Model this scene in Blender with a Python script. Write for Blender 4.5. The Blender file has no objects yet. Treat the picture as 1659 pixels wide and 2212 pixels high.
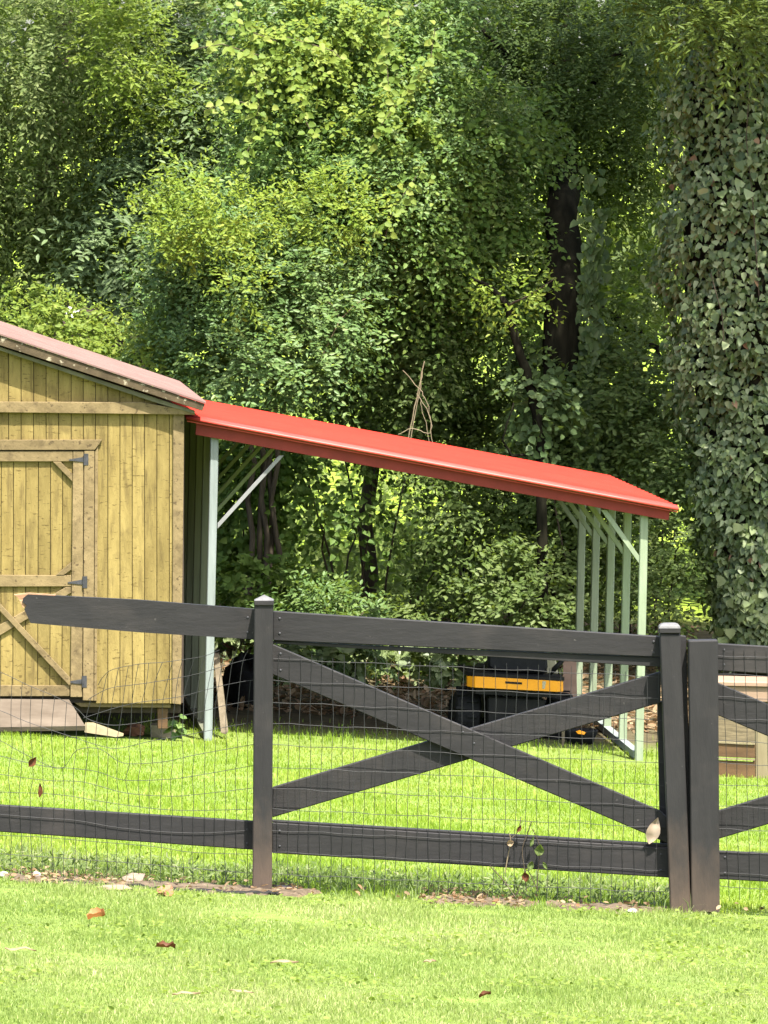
import bpy, bmesh, math, random
import numpy as np
from mathutils import Vector, Matrix

random.seed(7)
rng = np.random.default_rng(7)
R = math.radians
scene = bpy.context.scene
COL = scene.collection

# ------------------------------------------------------------------ camera, sky, sun, exposure
H = 4.82                      # camera height above the pad under the lean-to
F = 15000.0                   # focal length in units of 1/1659 frame width
U0, V0, VH = 829.5, 1106.0, 310.0
PITCH = math.atan((V0 - VH) / F)
cam_d = bpy.data.cameras.new('camera')
cam = bpy.data.objects.new('camera', cam_d)
COL.objects.link(cam)
cam.location = (0, 0, H)
cam.rotation_euler = (math.pi / 2 - PITCH, 0, 0)
cam_d.sensor_fit = 'HORIZONTAL'
cam_d.sensor_width = 36.0
cam_d.lens = F / 1659.0 * 36.0
cam_d.clip_start = 1.0
cam_d.clip_end = 2000.0
scene.camera = cam

SUN_EL, SUN_AZ = R(63), R(155)          # azimuth clockwise from +Y
SUN = Vector((math.sin(SUN_AZ) * math.cos(SUN_EL), math.cos(SUN_AZ) * math.cos(SUN_EL), math.sin(SUN_EL)))
world = bpy.data.worlds.new('World')
scene.world = world
world.use_nodes = True
wn = world.node_tree
wn.nodes.clear()
sky = wn.nodes.new('ShaderNodeTexSky')
sky.sky_type = 'NISHITA'
sky.sun_disc = False
sky.sun_elevation = SUN_EL
sky.sun_rotation = SUN_AZ
sky.dust_density = 3.0
sky.ozone_density = 0.3
bg = wn.nodes.new('ShaderNodeBackground')
bg.inputs[1].default_value = 0.15
wo = wn.nodes.new('ShaderNodeOutputWorld')
wn.links.new(sky.outputs[0], bg.inputs[0])
wn.links.new(bg.outputs[0], wo.inputs[0])
sl = bpy.data.lights.new('sun', 'SUN')
sl.energy = 5.0
sl.angle = R(0.5)
sl.color = (1.0, 0.96, 0.89)
so = bpy.data.objects.new('sun', sl)
COL.objects.link(so)
so.rotation_euler = SUN.to_track_quat('Z', 'Y').to_euler()
so.location = (20, -20, 60)
vs = scene.view_settings
vs.view_transform = 'Standard'
vs.look = 'None'
vs.exposure = 2.0
vs.gamma = 1.0
vs.use_curve_mapping = False
try:
    scene.cycles.max_bounces = 7
    scene.cycles.diffuse_bounces = 4
    scene.cycles.glossy_bounces = 2
    scene.cycles.transmission_bounces = 4
    scene.cycles.transparent_max_bounces = 4
    scene.cycles.caustics_reflective = False
    scene.cycles.caustics_refractive = False
except Exception:
    pass

# ------------------------------------------------------------------ where things are
def ray(u, v):
    x = (u - U0) / F
    y = (V0 - v) / F
    return Vector((x, math.cos(PITCH) + y * math.sin(PITCH), -math.sin(PITCH) + y * math.cos(PITCH)))

def at(u, v, Y):
    d = ray(u, v)
    return Vector((0, 0, H)) + d * (Y / d.y)

def smooth(a, b, t):
    t = np.clip((t - a) / (b - a), 0, 1)
    return t * t * (3 - 2 * t)

def ground_z(x, y):
    x = np.asarray(x, float)
    y = np.asarray(y, float)
    g = 0.11 + 0.0562 * np.maximum(0, 53.8 - y)
    g = g + 0.40 * smooth(59.5, 63, y) + 0.17 * np.maximum(0, y - 72.5)
    tilt = -0.05 * np.clip(x, -6, 6)
    return g + tilt

def on_ground(u, v, y0=20, y1=64):
    d = ray(u, v)
    ys = np.linspace(y0, y1, 6000)
    zr = H + d.z / d.y * ys
    xr = d.x / d.y * ys
    below = np.nonzero(zr <= ground_z(xr, ys))[0]
    k = below[0] if len(below) else -1
    return Vector((xr[k], ys[k], float(ground_z(xr[k], ys[k]))))

YAW = 0.0736
DN = Vector((-YAW, 1, 0)).normalized()      # depth direction of shed and lean-to
AX = Vector((1, YAW, 0)).normalized()       # along their fronts
ORG = Vector((1.99, 54.0, 0.0))

def on(u, v, off=0.0):
    """point of the front plane of the lean-to, moved back by off metres"""
    d = ray(u, v)
    c = Vector((0, 0, H))
    t = ((ORG - c).dot(DN) + off) / d.dot(DN)
    return c + d * t

# ------------------------------------------------------------------ objects
def tag(o, label=None, cat=None, group=None, kind=None):
    if label: o['label'] = label
    if cat: o['category'] = cat
    if group: o['group'] = group
    if kind: o['kind'] = kind
    return o

def thing(name, loc, label, cat, group=None, kind=None):
    o = bpy.data.objects.new(name, None)
    o.empty_display_size = 0.1
    COL.objects.link(o)
    o.location = loc
    return tag(o, label, cat, group, kind)

def world_loc(o):
    p = Vector((0, 0, 0))
    while o is not None:
        p = p + o.location
        o = o.parent
    return p

def mesh(name, verts, faces, mat, parent=None, smooth_shade=False, bevel=0.0):
    off = world_loc(parent) if parent is not None else Vector((0, 0, 0))
    base = Vector(verts[0]) * 0
    if parent is None:
        vv = np.array([tuple(v) for v in verts])
        base = Vector((float(vv[:, 0].mean()), float(vv[:, 1].mean()), float(vv[:, 2].min())))
        off = base
    me = bpy.data.meshes.new(name)
    me.from_pydata([tuple(Vector(v) - off) for v in verts], [], [tuple(f) for f in faces])
    bm = bmesh.new()
    bm.from_mesh(me)
    bmesh.ops.recalc_face_normals(bm, faces=bm.faces)
    if bevel > 0:
        bmesh.ops.bevel(bm, geom=list(bm.edges), offset=bevel, segments=1, affect='EDGES', profile=0.5)
    bm.to_mesh(me)
    bm.free()
    if smooth_shade:
        me.polygons.foreach_set('use_smooth', [True] * len(me.polygons))
    me.materials.append(mat)
    o = bpy.data.objects.new(name, me)
    COL.objects.link(o)
    if parent is None:
        o.location = base
    else:
        o.parent = parent
    return o

class MB:
    """collects shapes into one mesh"""
    def __init__(self):
        self.v = []
        self.f = []
    def add(self, v, f):
        n = len(self.v)
        self.v += [Vector(p) for p in v]
        self.f += [tuple(i + n for i in q) for q in f]
        return self
    def slab(self, quad, thick):
        v, f = slab_vf(quad, thick)
        return self.add(v, f)
    def tube(self, pts, rad, n=6):
        v, f = tube_vf(pts, rad, n)
        return self.add(v, f)
    def box(self, c, sx, sy, sz, ax=AX, dn=DN):
        up = Vector((0, 0, 1))
        v = []
        for k in (-1, 1):
            for i, j in ((-1, -1), (1, -1), (1, 1), (-1, 1)):
                v.append(Vector(c) + ax * (i * sx / 2) + dn * (j * sy / 2) + up * (k * sz / 2))
        f = [(0, 3, 2, 1), (4, 5, 6, 7), (0, 1, 5, 4), (1, 2, 6, 5), (2, 3, 7, 6), (3, 0, 4, 7)]
        return self.add(v, f)
    def build(self, name, mat, parent=None, smooth_shade=False, bevel=0.0):
        return mesh(name, self.v, self.f, mat, parent, smooth_shade, bevel)

def slab_vf(poly, thick):
    n = len(poly)
    poly = [Vector(p) for p in poly]
    v = poly + [p + thick for p in poly]
    f = [tuple(range(n)), tuple(range(2 * n - 1, n - 1, -1))]
    for i in range(n):
        j = (i + 1) % n
        f.append((i, i + n, j + n, j))
    return v, f

def tube_vf(pts, rad, n=6):
    pts = [Vector(p) for p in pts]
    m = len(pts)
    if not hasattr(rad, '__len__'):
        rad = [rad] * m
    v, f = [], []
    for i, p in enumerate(pts):
        d = (pts[min(i + 1, m - 1)] - pts[max(i - 1, 0)])
        d = d.normalized() if d.length > 1e-9 else Vector((0, 0, 1))
        a = d.cross(Vector((0.13, 1, 0.07)))
        if a.length < 1e-3:
            a = d.cross(Vector((1, 0, 0)))
        a.normalize()
        b = d.cross(a)
        for k in range(n):
            t = 2 * math.pi * k / n
            v.append(p + (a * math.cos(t) + b * math.sin(t)) * rad[i])
    for i in range(m - 1):
        for k in range(n):
            k2 = (k + 1) % n
            f.append((i * n + k, i * n + k2, (i + 1) * n + k2, (i + 1) * n + k))
    f.append(tuple(range(n - 1, -1, -1)))
    f.append(tuple((m - 1) * n + k for k in range(n)))
    return v, f

def lathe_vf(c, axis, prof, n=20):
    """prof: list of (distance along axis, radius)"""
    axis = Vector(axis).normalized()
    a = axis.cross(Vector((0, 0, 1)))
    if a.length < 1e-3:
        a = Vector((1, 0, 0))
    a.normalize()
    b = axis.cross(a)
    v, f = [], []
    for h, r in prof:
        for k in range(n):
            t = 2 * math.pi * k / n
            v.append(Vector(c) + axis * h + (a * math.cos(t) + b * math.sin(t)) * r)
    m = len(prof)
    for i in range(m - 1):
        for k in range(n):
            k2 = (k + 1) % n
            f.append((i * n + k, i * n + k2, (i + 1) * n + k2, (i + 1) * n + k))
    f.append(tuple(range(n - 1, -1, -1)))
    f.append(tuple((m - 1) * n + k for k in range(n)))
    return v, f

def board(name, quad, thick, mat, parent, bevel=0.003):
    v, f = slab_vf(quad, thick)
    return mesh(name, v, f, mat, parent, bevel=bevel)

# ------------------------------------------------------------------ materials
def nodes(name):
    m = bpy.data.materials.new(name)
    m.use_nodes = True
    nt = m.node_tree
    nt.nodes.clear()
    out = nt.nodes.new('ShaderNodeOutputMaterial')
    return m, nt, out

def ramp(nt, stops):
    r = nt.nodes.new('ShaderNodeValToRGB')
    el = r.color_ramp.elements
    while len(el) < len(stops):
        el.new(0.5)
    for e, (p, c) in zip(el, stops):
        e.position = p
        e.color = (c[0], c[1], c[2], 1)
    return r

def mixc(nt, a, b, fac, mode='MIX'):
    m = nt.nodes.new('ShaderNodeMix')
    m.data_type = 'RGBA'
    m.blend_type = mode
    for s, val in ((0, fac), (6, a), (7, b)):
        if hasattr(val, 'type') and not isinstance(val, (tuple, list, float, int)):
            nt.links.new(val, m.inputs[s])
        elif s == 0:
            m.inputs[0].default_value = val
        else:
            m.inputs[s].default_value = (val[0], val[1], val[2], 1)
    return m.outputs[2]

def noise(nt, coord, scale, stretch=(1, 1, 1), detail=4, rough=0.6, dist=0.0, rot=(0, 0, 0)):
    mp = nt.nodes.new('ShaderNodeMapping')
    mp.inputs['Scale'].default_value = stretch
    mp.inputs['Rotation'].default_value = rot
    nt.links.new(coord, mp.inputs[0])
    n = nt.nodes.new('ShaderNodeTexNoise')
    n.inputs['Scale'].default_value = scale
    n.inputs['Detail'].default_value = detail
    n.inputs['Roughness'].default_value = rough
    n.inputs['Distortion'].default_value = dist
    nt.links.new(mp.outputs[0], n.inputs['Vector'])
    return n.outputs['Fac']

def surf(name, c1, c2, scale=8, stretch=(1, 1, 1), rough=0.7, spec=0.3, bump=0.2, bscale=None,
         spots=None, spot_scale=14, spot_th=(0.62, 0.72), per_obj=0.0, detail=5, lo=0.3, hi=0.7,
         streak=None, streak_scale=3, streak_stretch=(1, 1, 1), streak_th=(0.55, 0.75), metallic=0.0, k=0.74, crack=None):
    c1, c2 = tuple(x * k for x in c1), tuple(x * k for x in c2)
    spots = tuple(x * k for x in spots) if spots else None
    streak = tuple(x * k for x in streak) if streak else None
    m, nt, out = nodes(name)
    b = nt.nodes.new('ShaderNodeBsdfPrincipled')
    tc = nt.nodes.new('ShaderNodeTexCoord')
    oi = nt.nodes.new('ShaderNodeObjectInfo')
    addv = nt.nodes.new('ShaderNodeVectorMath')
    addv.operation = 'MULTIPLY_ADD'
    comb = nt.nodes.new('ShaderNodeCombineXYZ')
    for i in range(3):
        nt.links.new(oi.outputs['Random'], comb.inputs[i])
    nt.links.new(comb.outputs[0], addv.inputs[0])
    addv.inputs[1].default_value = (37.0, 51.0, 23.0)
    nt.links.new(tc.outputs['Object'], addv.inputs[2])
    co = addv.outputs[0]
    n1 = noise(nt, co, scale, stretch, detail)
    r = ramp(nt, [(lo, c1), (hi, c2)])
    nt.links.new(n1, r.inputs[0])
    col = r.outputs[0]
    if streak:
        ns = noise(nt, co, streak_scale, streak_stretch, 4)
        rs = ramp(nt, [(streak_th[0], (0, 0, 0)), (streak_th[1], (1, 1, 1))])
        nt.links.new(ns, rs.inputs[0])
        col = mixc(nt, col, streak, rs.outputs[0])
    if spots:
        n2 = noise(nt, co, spot_scale, (1, 1, 1), 3)
        r2 = ramp(nt, [(spot_th[0], (0, 0, 0)), (spot_th[1], (1, 1, 1))])
        nt.links.new(n2, r2.inputs[0])
        col = mixc(nt, col, spots, r2.outputs[0])
    if crack:
        nc = noise(nt, co, crack[1], crack[2], 3, 0.7)
        rc = ramp(nt, [(0.60, (0, 0, 0)), (0.66, (1, 1, 1))])
        nt.links.new(nc, rc.inputs[0])
        col = mixc(nt, col, tuple(x * k for x in crack[0]), rc.outputs[0])
    if per_obj > 0:
        hsv = nt.nodes.new('ShaderNodeHueSaturation')
        mr = nt.nodes.new('ShaderNodeMapRange')
        mr.inputs[3].default_value = 1 - per_obj
        mr.inputs[4].default_value = 1 + per_obj
        nt.links.new(oi.outputs['Random'], mr.inputs[0])
        nt.links.new(mr.outputs[0], hsv.inputs['Value'])
        nt.links.new(col, hsv.inputs['Color'])
        col = hsv.outputs[0]
    nt.links.new(col, b.inputs['Base Color'])
    b.inputs['Roughness'].default_value = rough
    b.inputs['Specular IOR Level'].default_value = spec
    b.inputs['Metallic'].default_value = metallic
    if bump > 0:
        nb = noise(nt, co, bscale or scale * 2, stretch, 5)
        bp = nt.nodes.new('ShaderNodeBump')
        bp.inputs['Strength'].default_value = bump
        bp.inputs['Distance'].default_value = 0.01
        nt.links.new(nb, bp.inputs['Height'])
        nt.links.new(bp.outputs[0], b.inputs['Normal'])
    nt.links.new(b.outputs[0], out.inputs[0])
    return m

def leafmat(name, cols, trans=(0.25, 0.35, 0.03), tfac=0.35, rough=0.55, spec=0.16, warm=1.02):
    """leaf: colour picked leaf by leaf from cols, some light shining through"""
    m, nt, out = nodes(name)
    at_ = nt.nodes.new('ShaderNodeAttribute')
    at_.attribute_name = 'rnd'
    k = len(cols)
    cols = [(c[0] * warm, c[1], c[2] * 0.95) for c in cols]
    r = ramp(nt, [(i / max(1, k - 1), c) for i, c in enumerate(cols)])
    nt.links.new(at_.outputs['Fac'], r.inputs[0])
    b = nt.nodes.new('ShaderNodeBsdfPrincipled')
    b.inputs['Roughness'].default_value = rough
    b.inputs['Specular IOR Level'].default_value = spec
    nt.links.new(r.outputs[0], b.inputs['Base Color'])
    t = nt.nodes.new('ShaderNodeBsdfTranslucent')
    tc = mixc(nt, r.outputs[0], trans, 0.6)
    nt.links.new(tc, t.inputs[0])
    mx = nt.nodes.new('ShaderNodeMixShader')
    mx.inputs[0].default_value = tfac
    nt.links.new(b.outputs[0], mx.inputs[1])
    nt.links.new(t.outputs[0], mx.inputs[2])
    nt.links.new(mx.outputs[0], out.inputs[0])
    return m

M = {}
M['plank'] = surf('weathered yellow siding', (0.172, 0.126, 0.042), (0.275, 0.208, 0.073), 4, (2.5, 2.5, 0.6), 0.9, 0.1, 0.6, 18, crack=((0.11, 0.078, 0.027), 12, (1.2, 1, 5)),
                  spots=(0.085, 0.06, 0.024), spot_scale=6, spot_th=(0.60, 0.92), per_obj=0.16,
                  streak=(0.095, 0.068, 0.027), streak_scale=4, streak_stretch=(5, 5, 0.6), streak_th=(0.52, 0.76))
M['trim'] = surf('weathered brown trim', (0.135, 0.098, 0.046), (0.225, 0.166, 0.080), 6, (1.3, 1, 1.3), 0.85, 0.15, 0.5, 20,
                 spots=(0.075, 0.053, 0.027), spot_scale=9, spot_th=(0.55, 0.85), per_obj=0.10, crack=((0.085, 0.06, 0.03), 15, (1.5, 1, 1.5)))
M['fascia'] = surf('grimy brown rake board', (0.05, 0.037, 0.022), (0.11, 0.082, 0.048), 9, (1, 1, 1), 0.9, 0.1, 0.5, 30,
                   spots=(0.30, 0.26, 0.18), spot_scale=22, spot_th=(0.60, 0.66))
M['soffit'] = surf('grey soffit strip', (0.10, 0.092, 0.062), (0.18, 0.165, 0.115), 8, (1, 1, 1), 0.8, 0.2, 0.3)
M['shed_roof'] = surf('faded pink metal roofing', (0.155, 0.098, 0.085), (0.205, 0.130, 0.112), 3, (1, 1, 1), 0.8, 0.03, 0.1,
                      spots=(0.14, 0.075, 0.065), spot_scale=9, spot_th=(0.62, 0.8))
M['hinge'] = surf('black iron', (0.02, 0.02, 0.022), (0.045, 0.045, 0.05), 20, rough=0.55, spec=0.4, bump=0.1)
M['under'] = surf('dark underside timber', (0.03, 0.022, 0.015), (0.07, 0.05, 0.035), 6, rough=0.9, bump=0.3)
M['ramp'] = surf('grey brown ramp ply', (0.078, 0.060, 0.042), (0.135, 0.108, 0.08), 5, (0.6, 1, 3), 0.85, 0.15, 0.4,
                 spots=(0.09, 0.07, 0.05), spot_scale=7, spot_th=(0.6, 0.75))
M['black'] = surf('black fence paint', (0.0148, 0.0137, 0.0135), (0.0218, 0.0202, 0.0197), 9, (0.45, 1, 1.8), 0.7, 0.22, 0.18, 30,
                  spots=(0.075, 0.068, 0.062), spot_scale=42, spot_th=(0.70, 0.76),
                  streak=(0.036, 0.031, 0.028), streak_scale=2.2, streak_stretch=(1, 1, 1.5), streak_th=(0.52, 0.75))
def dirty_black():
    m = M['black'].copy()
    m.name = 'black fence paint with mud splash'
    nt = m.node_tree
    for q in nt.nodes:
        if q.type == 'MAPPING' and abs(q.inputs['Scale'].default_value[0] - 0.45) < 0.01:
            q.inputs['Scale'].default_value = (2.2, 1, 0.45)
    b = [n for n in nt.nodes if n.type == 'BSDF_PRINCIPLED'][0]
    lk = b.inputs['Base Color'].links[0]
    src = lk.from_socket
    tc = [n for n in nt.nodes if n.type == 'TEX_COORD'][0]
    sp = nt.nodes.new('ShaderNodeSeparateXYZ')
    nt.links.new(tc.outputs['Object'], sp.inputs[0])
    nz = noise(nt, tc.outputs['Object'], 9, (1, 1, 0.6), 5)
    ma = nt.nodes.new('ShaderNodeMath')
    ma.operation = 'MULTIPLY_ADD'
    nt.links.new(nz, ma.inputs[0])
    ma.inputs[1].default_value = -0.7
    nt.links.new(sp.outputs[2], ma.inputs[2])
    mr = nt.nodes.new('ShaderNodeMapRange')
    mr.inputs[1].default_value = 0.12
    mr.inputs[2].default_value = -0.38
    nt.links.new(ma.outputs[0], mr.inputs[0])
    c = mixc(nt, src, (0.060, 0.042, 0.030), mr.outputs[0])
    nt.links.new(c, b.inputs['Base Color'])
    return m
M['mud'] = dirty_black()
M['cap'] = surf('pale sunlit cap', (0.09, 0.088, 0.085), (0.16, 0.156, 0.152), 20, rough=0.7, bump=0.2)  # sunlit top of the cap painted as a paler colour
M['raw'] = surf('splintered raw wood', (0.26, 0.13, 0.07), (0.44, 0.28, 0.16), 25, (0.3, 1, 2), 0.8, 0.2, 0.5)
M['wire'] = surf('dull galvanised wire', (0.012, 0.013, 0.012), (0.04, 0.04, 0.038), 3, rough=0.65, spec=0.25, bump=0)
M['red'] = surf('red painted metal roofing', (0.37, 0.030, 0.019), (0.43, 0.038, 0.024), 4, rough=0.55, spec=0.02, bump=0.04, per_obj=0.09,
                spots=(0.36, 0.04, 0.03), spot_scale=5, spot_th=(0.6, 0.85))
M['redtrim'] = surf('glossy red edge trim', (0.50, 0.055, 0.04), (0.56, 0.08, 0.06), 4, rough=0.45, spec=0.25, bump=0.02)  # lighter than the roof to carry the sky glare on the lip
M['redmatte'] = surf('dull red fascia metal', (0.19, 0.022, 0.013), (0.25, 0.03, 0.02), 7, rough=0.6, spec=0.25, bump=0.1)
M['post'] = surf('pale green steel post', (0.185, 0.225, 0.135), (0.255, 0.305, 0.195), 5, (3, 3, 0.4), 0.55, 0.4, 0.25, 20,
                 spots=(0.20, 0.24, 0.17), spot_scale=12, spot_th=(0.6, 0.75))
M['post_lit'] = surf('whitish skylit steel post', (0.17, 0.195, 0.18), (0.25, 0.28, 0.265), 6, (4, 4, 0.3), 0.55, 0.4, 0.3, 20,
                  spots=(0.24, 0.25, 0.23), spot_scale=12, spot_th=(0.6, 0.75))  # whitish tone carries the skylight on the front post
M['post_shaded'] = surf('shade darkened steel post', (0.10, 0.105, 0.07), (0.17, 0.175, 0.12), 6, (4, 4, 0.3), 0.7, 0.3, 0.3)  # post steel with the shade under the roof put into its colour
M['brace'] = surf('skylit grey brace', (0.17, 0.17, 0.165), (0.23, 0.23, 0.225), 5, rough=0.5, spec=0.4, bump=0.05)  # grey tone carries the skylight on the front brace
M['oldwood'] = surf('grey weathered timber', (0.10, 0.08, 0.05), (0.19, 0.155, 0.105), 5, (4, 4, 0.5), 0.85, 0.15, 0.5)
M['pinkwood'] = surf('pinkish bare timber', (0.22, 0.145, 0.095), (0.30, 0.205, 0.14), 5, (0.4, 1, 3), 0.8, 0.2, 0.3)
M['palewood'] = surf('beige bare timber', (0.17, 0.14, 0.075), (0.24, 0.20, 0.115), 5, (3, 3, 0.5), 0.8, 0.2, 0.3,
                     spots=(0.22, 0.2, 0.1), spot_scale=9)
M['brownwood'] = surf('stained brown board', (0.065, 0.034, 0.012), (0.13, 0.07, 0.026), 5, (0.5, 1, 2.5), 0.7, 0.3, 0.3)
M['yellow'] = surf('orange yellow mower paint', (0.78, 0.30, 0.010), (0.88, 0.36, 0.016), 6, rough=0.4, spec=0.3, bump=0.02, k=0.9)
M['rubber'] = surf('black rubber', (0.008, 0.008, 0.008), (0.018, 0.018, 0.017), 20, rough=0.8, spec=0.15, bump=0.3)
M['vinyl'] = surf('black vinyl', (0.006, 0.006, 0.006), (0.012, 0.012, 0.012), 20, rough=0.6, spec=0.15, bump=0.1)
M['darkmetal'] = surf('dark painted metal', (0.007, 0.007, 0.007), (0.018, 0.016, 0.014), 9, rough=0.65, spec=0.15, bump=0.1)
M['cream'] = surf('cream plastic', (0.40, 0.36, 0.22), (0.48, 0.43, 0.29), 8, rough=0.5, bump=0.02)
M['stone'] = surf('tan field stone', (0.14, 0.098, 0.07), (0.27, 0.205, 0.155), 9, rough=0.9, bump=0.6)
M['redstone'] = surf('reddish stone', (0.24, 0.10, 0.055), (0.38, 0.18, 0.10), 9, rough=0.9, bump=0.6)
M['block'] = surf('mossy concrete block', (0.24, 0.20, 0.11), (0.36, 0.31, 0.20), 9, rough=0.9, bump=0.5)
M['whitestone'] = surf('white quartz', (0.36, 0.33, 0.30), (0.52, 0.48, 0.45), 9, rough=0.7, bump=0.4)
M['bark'] = surf('near black bark', (0.008, 0.008, 0.005), (0.024, 0.022, 0.014), 7, (2, 2, 0.5), 0.95, 0.02, 1.0, 18)  # near black so the trunk behind the ivy reads as shaded gaps
M['bark2'] = surf('grey brown bark', (0.05, 0.038, 0.026), (0.12, 0.095, 0.065), 7, (2, 2, 0.5), 0.9, 0.1, 0.8, 18)
M['twig'] = surf('bleached dead stem', (0.15, 0.115, 0.065), (0.26, 0.205, 0.12), 9, rough=0.8, bump=0.2)
M['hut'] = surf('purple brown roofing', (0.05, 0.03, 0.028), (0.085, 0.052, 0.047), 5, (0.4, 1, 1), 0.7, 0.3, 0.2)
M['plastic'] = surf('white plastic sheet', (0.70, 0.70, 0.66), (0.8, 0.8, 0.77), 8, rough=0.4, bump=0.2)
M['hollow'] = surf('black hollow fill', (0.006, 0.006, 0.006), (0.014, 0.013, 0.012), 6, rough=0.8, spec=0.08, bump=0.6)  # black that stands in for the shade of the hollow

# leaves
L = {}
L['ash'] = leafmat('olive ash leaf', [(0.055, 0.085, 0.022), (0.085, 0.122, 0.034), (0.125, 0.16, 0.052), (0.165, 0.19, 0.075)], tfac=0.33)
L['sumac'] = leafmat('grey green leaflet', [(0.055, 0.09, 0.034), (0.09, 0.13, 0.055), (0.125, 0.17, 0.08)], tfac=0.25, rough=0.5)
L['vine'] = leafmat('fresh vine leaf', [(0.042, 0.082, 0.016), (0.068, 0.122, 0.024), (0.10, 0.16, 0.034), (0.145, 0.195, 0.05)], tfac=0.36, trans=(0.26, 0.38, 0.04))
L['privet'] = leafmat('glossy privet leaf', [(0.045, 0.088, 0.026), (0.07, 0.125, 0.038), (0.10, 0.16, 0.05), (0.145, 0.19, 0.06)], tfac=0.32, rough=0.45, spec=0.2)
L['privet_lit'] = leafmat('yellow green sunlit leaf', [(0.085, 0.155, 0.02), (0.125, 0.20, 0.028), (0.175, 0.235, 0.04)], tfac=0.42, rough=0.5, warm=1.16)  # sunlight on the foliage put into a yellower leaf colour
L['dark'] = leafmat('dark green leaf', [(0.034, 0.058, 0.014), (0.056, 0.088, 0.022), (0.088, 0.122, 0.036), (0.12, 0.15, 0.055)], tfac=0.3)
L['shade'] = leafmat('shaded fine leaf', [(0.026, 0.046, 0.011), (0.042, 0.068, 0.016), (0.065, 0.095, 0.026)], tfac=0.28)  # darkened copy of the dark leaf, for foliage in shade
L['ivy'] = leafmat('grey green ivy leaf', [(0.032, 0.055, 0.018), (0.075, 0.105, 0.036), (0.14, 0.178, 0.072), (0.23, 0.265, 0.14)], tfac=0.25, rough=0.45, spec=0.28, warm=1.0)
L['ivy_shade'] = leafmat('shaded ivy leaf', [(0.03, 0.055, 0.018), (0.055, 0.085, 0.03), (0.085, 0.12, 0.046)], tfac=0.2, rough=0.5, spec=0.15)  # darker copy of the ivy leaf, shade put into its colour
L['vine_lit'] = leafmat('bright sunlit vine leaf', [(0.065, 0.125, 0.02), (0.115, 0.185, 0.032), (0.165, 0.225, 0.05)], trans=(0.34, 0.42, 0.05), tfac=0.42, warm=1.16)  # brighter copy of the vine leaf, sunlight put into its colour
L['ivy_dead'] = leafmat('dead pinkish ivy leaf', [(0.16, 0.09, 0.05), (0.24, 0.15, 0.09)], trans=(0.3, 0.18, 0.1), tfac=0.3)
L['olive'] = leafmat('sunlit olive leaf', [(0.05, 0.075, 0.010), (0.07, 0.10, 0.016), (0.085, 0.115, 0.022)], tfac=0.3, trans=(0.12, 0.17, 0.02))
L['meadow'] = leafmat('pale sunlit undergrowth leaf', [(0.13, 0.18, 0.05), (0.17, 0.22, 0.06), (0.21, 0.26, 0.085)], tfac=0.4)  # hazy sunlight put into the pale leaf colour
L['clover'] = leafmat('clover leaf', [(0.085, 0.135, 0.022), (0.115, 0.17, 0.03), (0.15, 0.20, 0.045)], tfac=0.4, warm=1.1)
L['litter'] = leafmat('dry fallen leaf', [(0.075, 0.048, 0.026), (0.15, 0.105, 0.06), (0.23, 0.17, 0.105), (0.15, 0.08, 0.04)], trans=(0.35, 0.2, 0.08), tfac=0.2, rough=0.7)
L['grass_front'] = leafmat('foreground grass blade', [(0.09, 0.142, 0.026), (0.135, 0.192, 0.040), (0.19, 0.24, 0.062), (0.32, 0.32, 0.15)], trans=(0.37, 0.45, 0.08), tfac=0.45, rough=0.5, spec=0.25, warm=1.0)
L['grass'] = leafmat('lawn grass blade', [(0.098, 0.165, 0.013), (0.140, 0.22, 0.018), (0.185, 0.26, 0.026), (0.26, 0.29, 0.06)], trans=(0.37, 0.48, 0.03), tfac=0.46, rough=0.5, spec=0.25, warm=1.0)
L['weed'] = leafmat('grey green weed', [(0.05, 0.075, 0.02), (0.085, 0.12, 0.035), (0.12, 0.155, 0.055), (0.18, 0.19, 0.095)], tfac=0.35, warm=1.0)
L['orange'] = leafmat('orange brown dead leaf', [(0.28, 0.11, 0.04), (0.38, 0.17, 0.075)], trans=(0.5, 0.2, 0.06), tfac=0.25, rough=0.7)
L['brown'] = leafmat('dark brown dead leaf', [(0.06, 0.022, 0.010), (0.10, 0.036, 0.015)], trans=(0.2, 0.08, 0.02), tfac=0.15, rough=0.6)
L['pale'] = leafmat('bleached dead leaf', [(0.30, 0.235, 0.18), (0.36, 0.29, 0.23)], trans=(0.4, 0.3, 0.22), tfac=0.2, rough=0.7)
L['tan'] = leafmat('pale tan dead leaf', [(0.17, 0.125, 0.075), (0.25, 0.19, 0.125)], trans=(0.5, 0.35, 0.2), tfac=0.2, rough=0.7)

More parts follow.
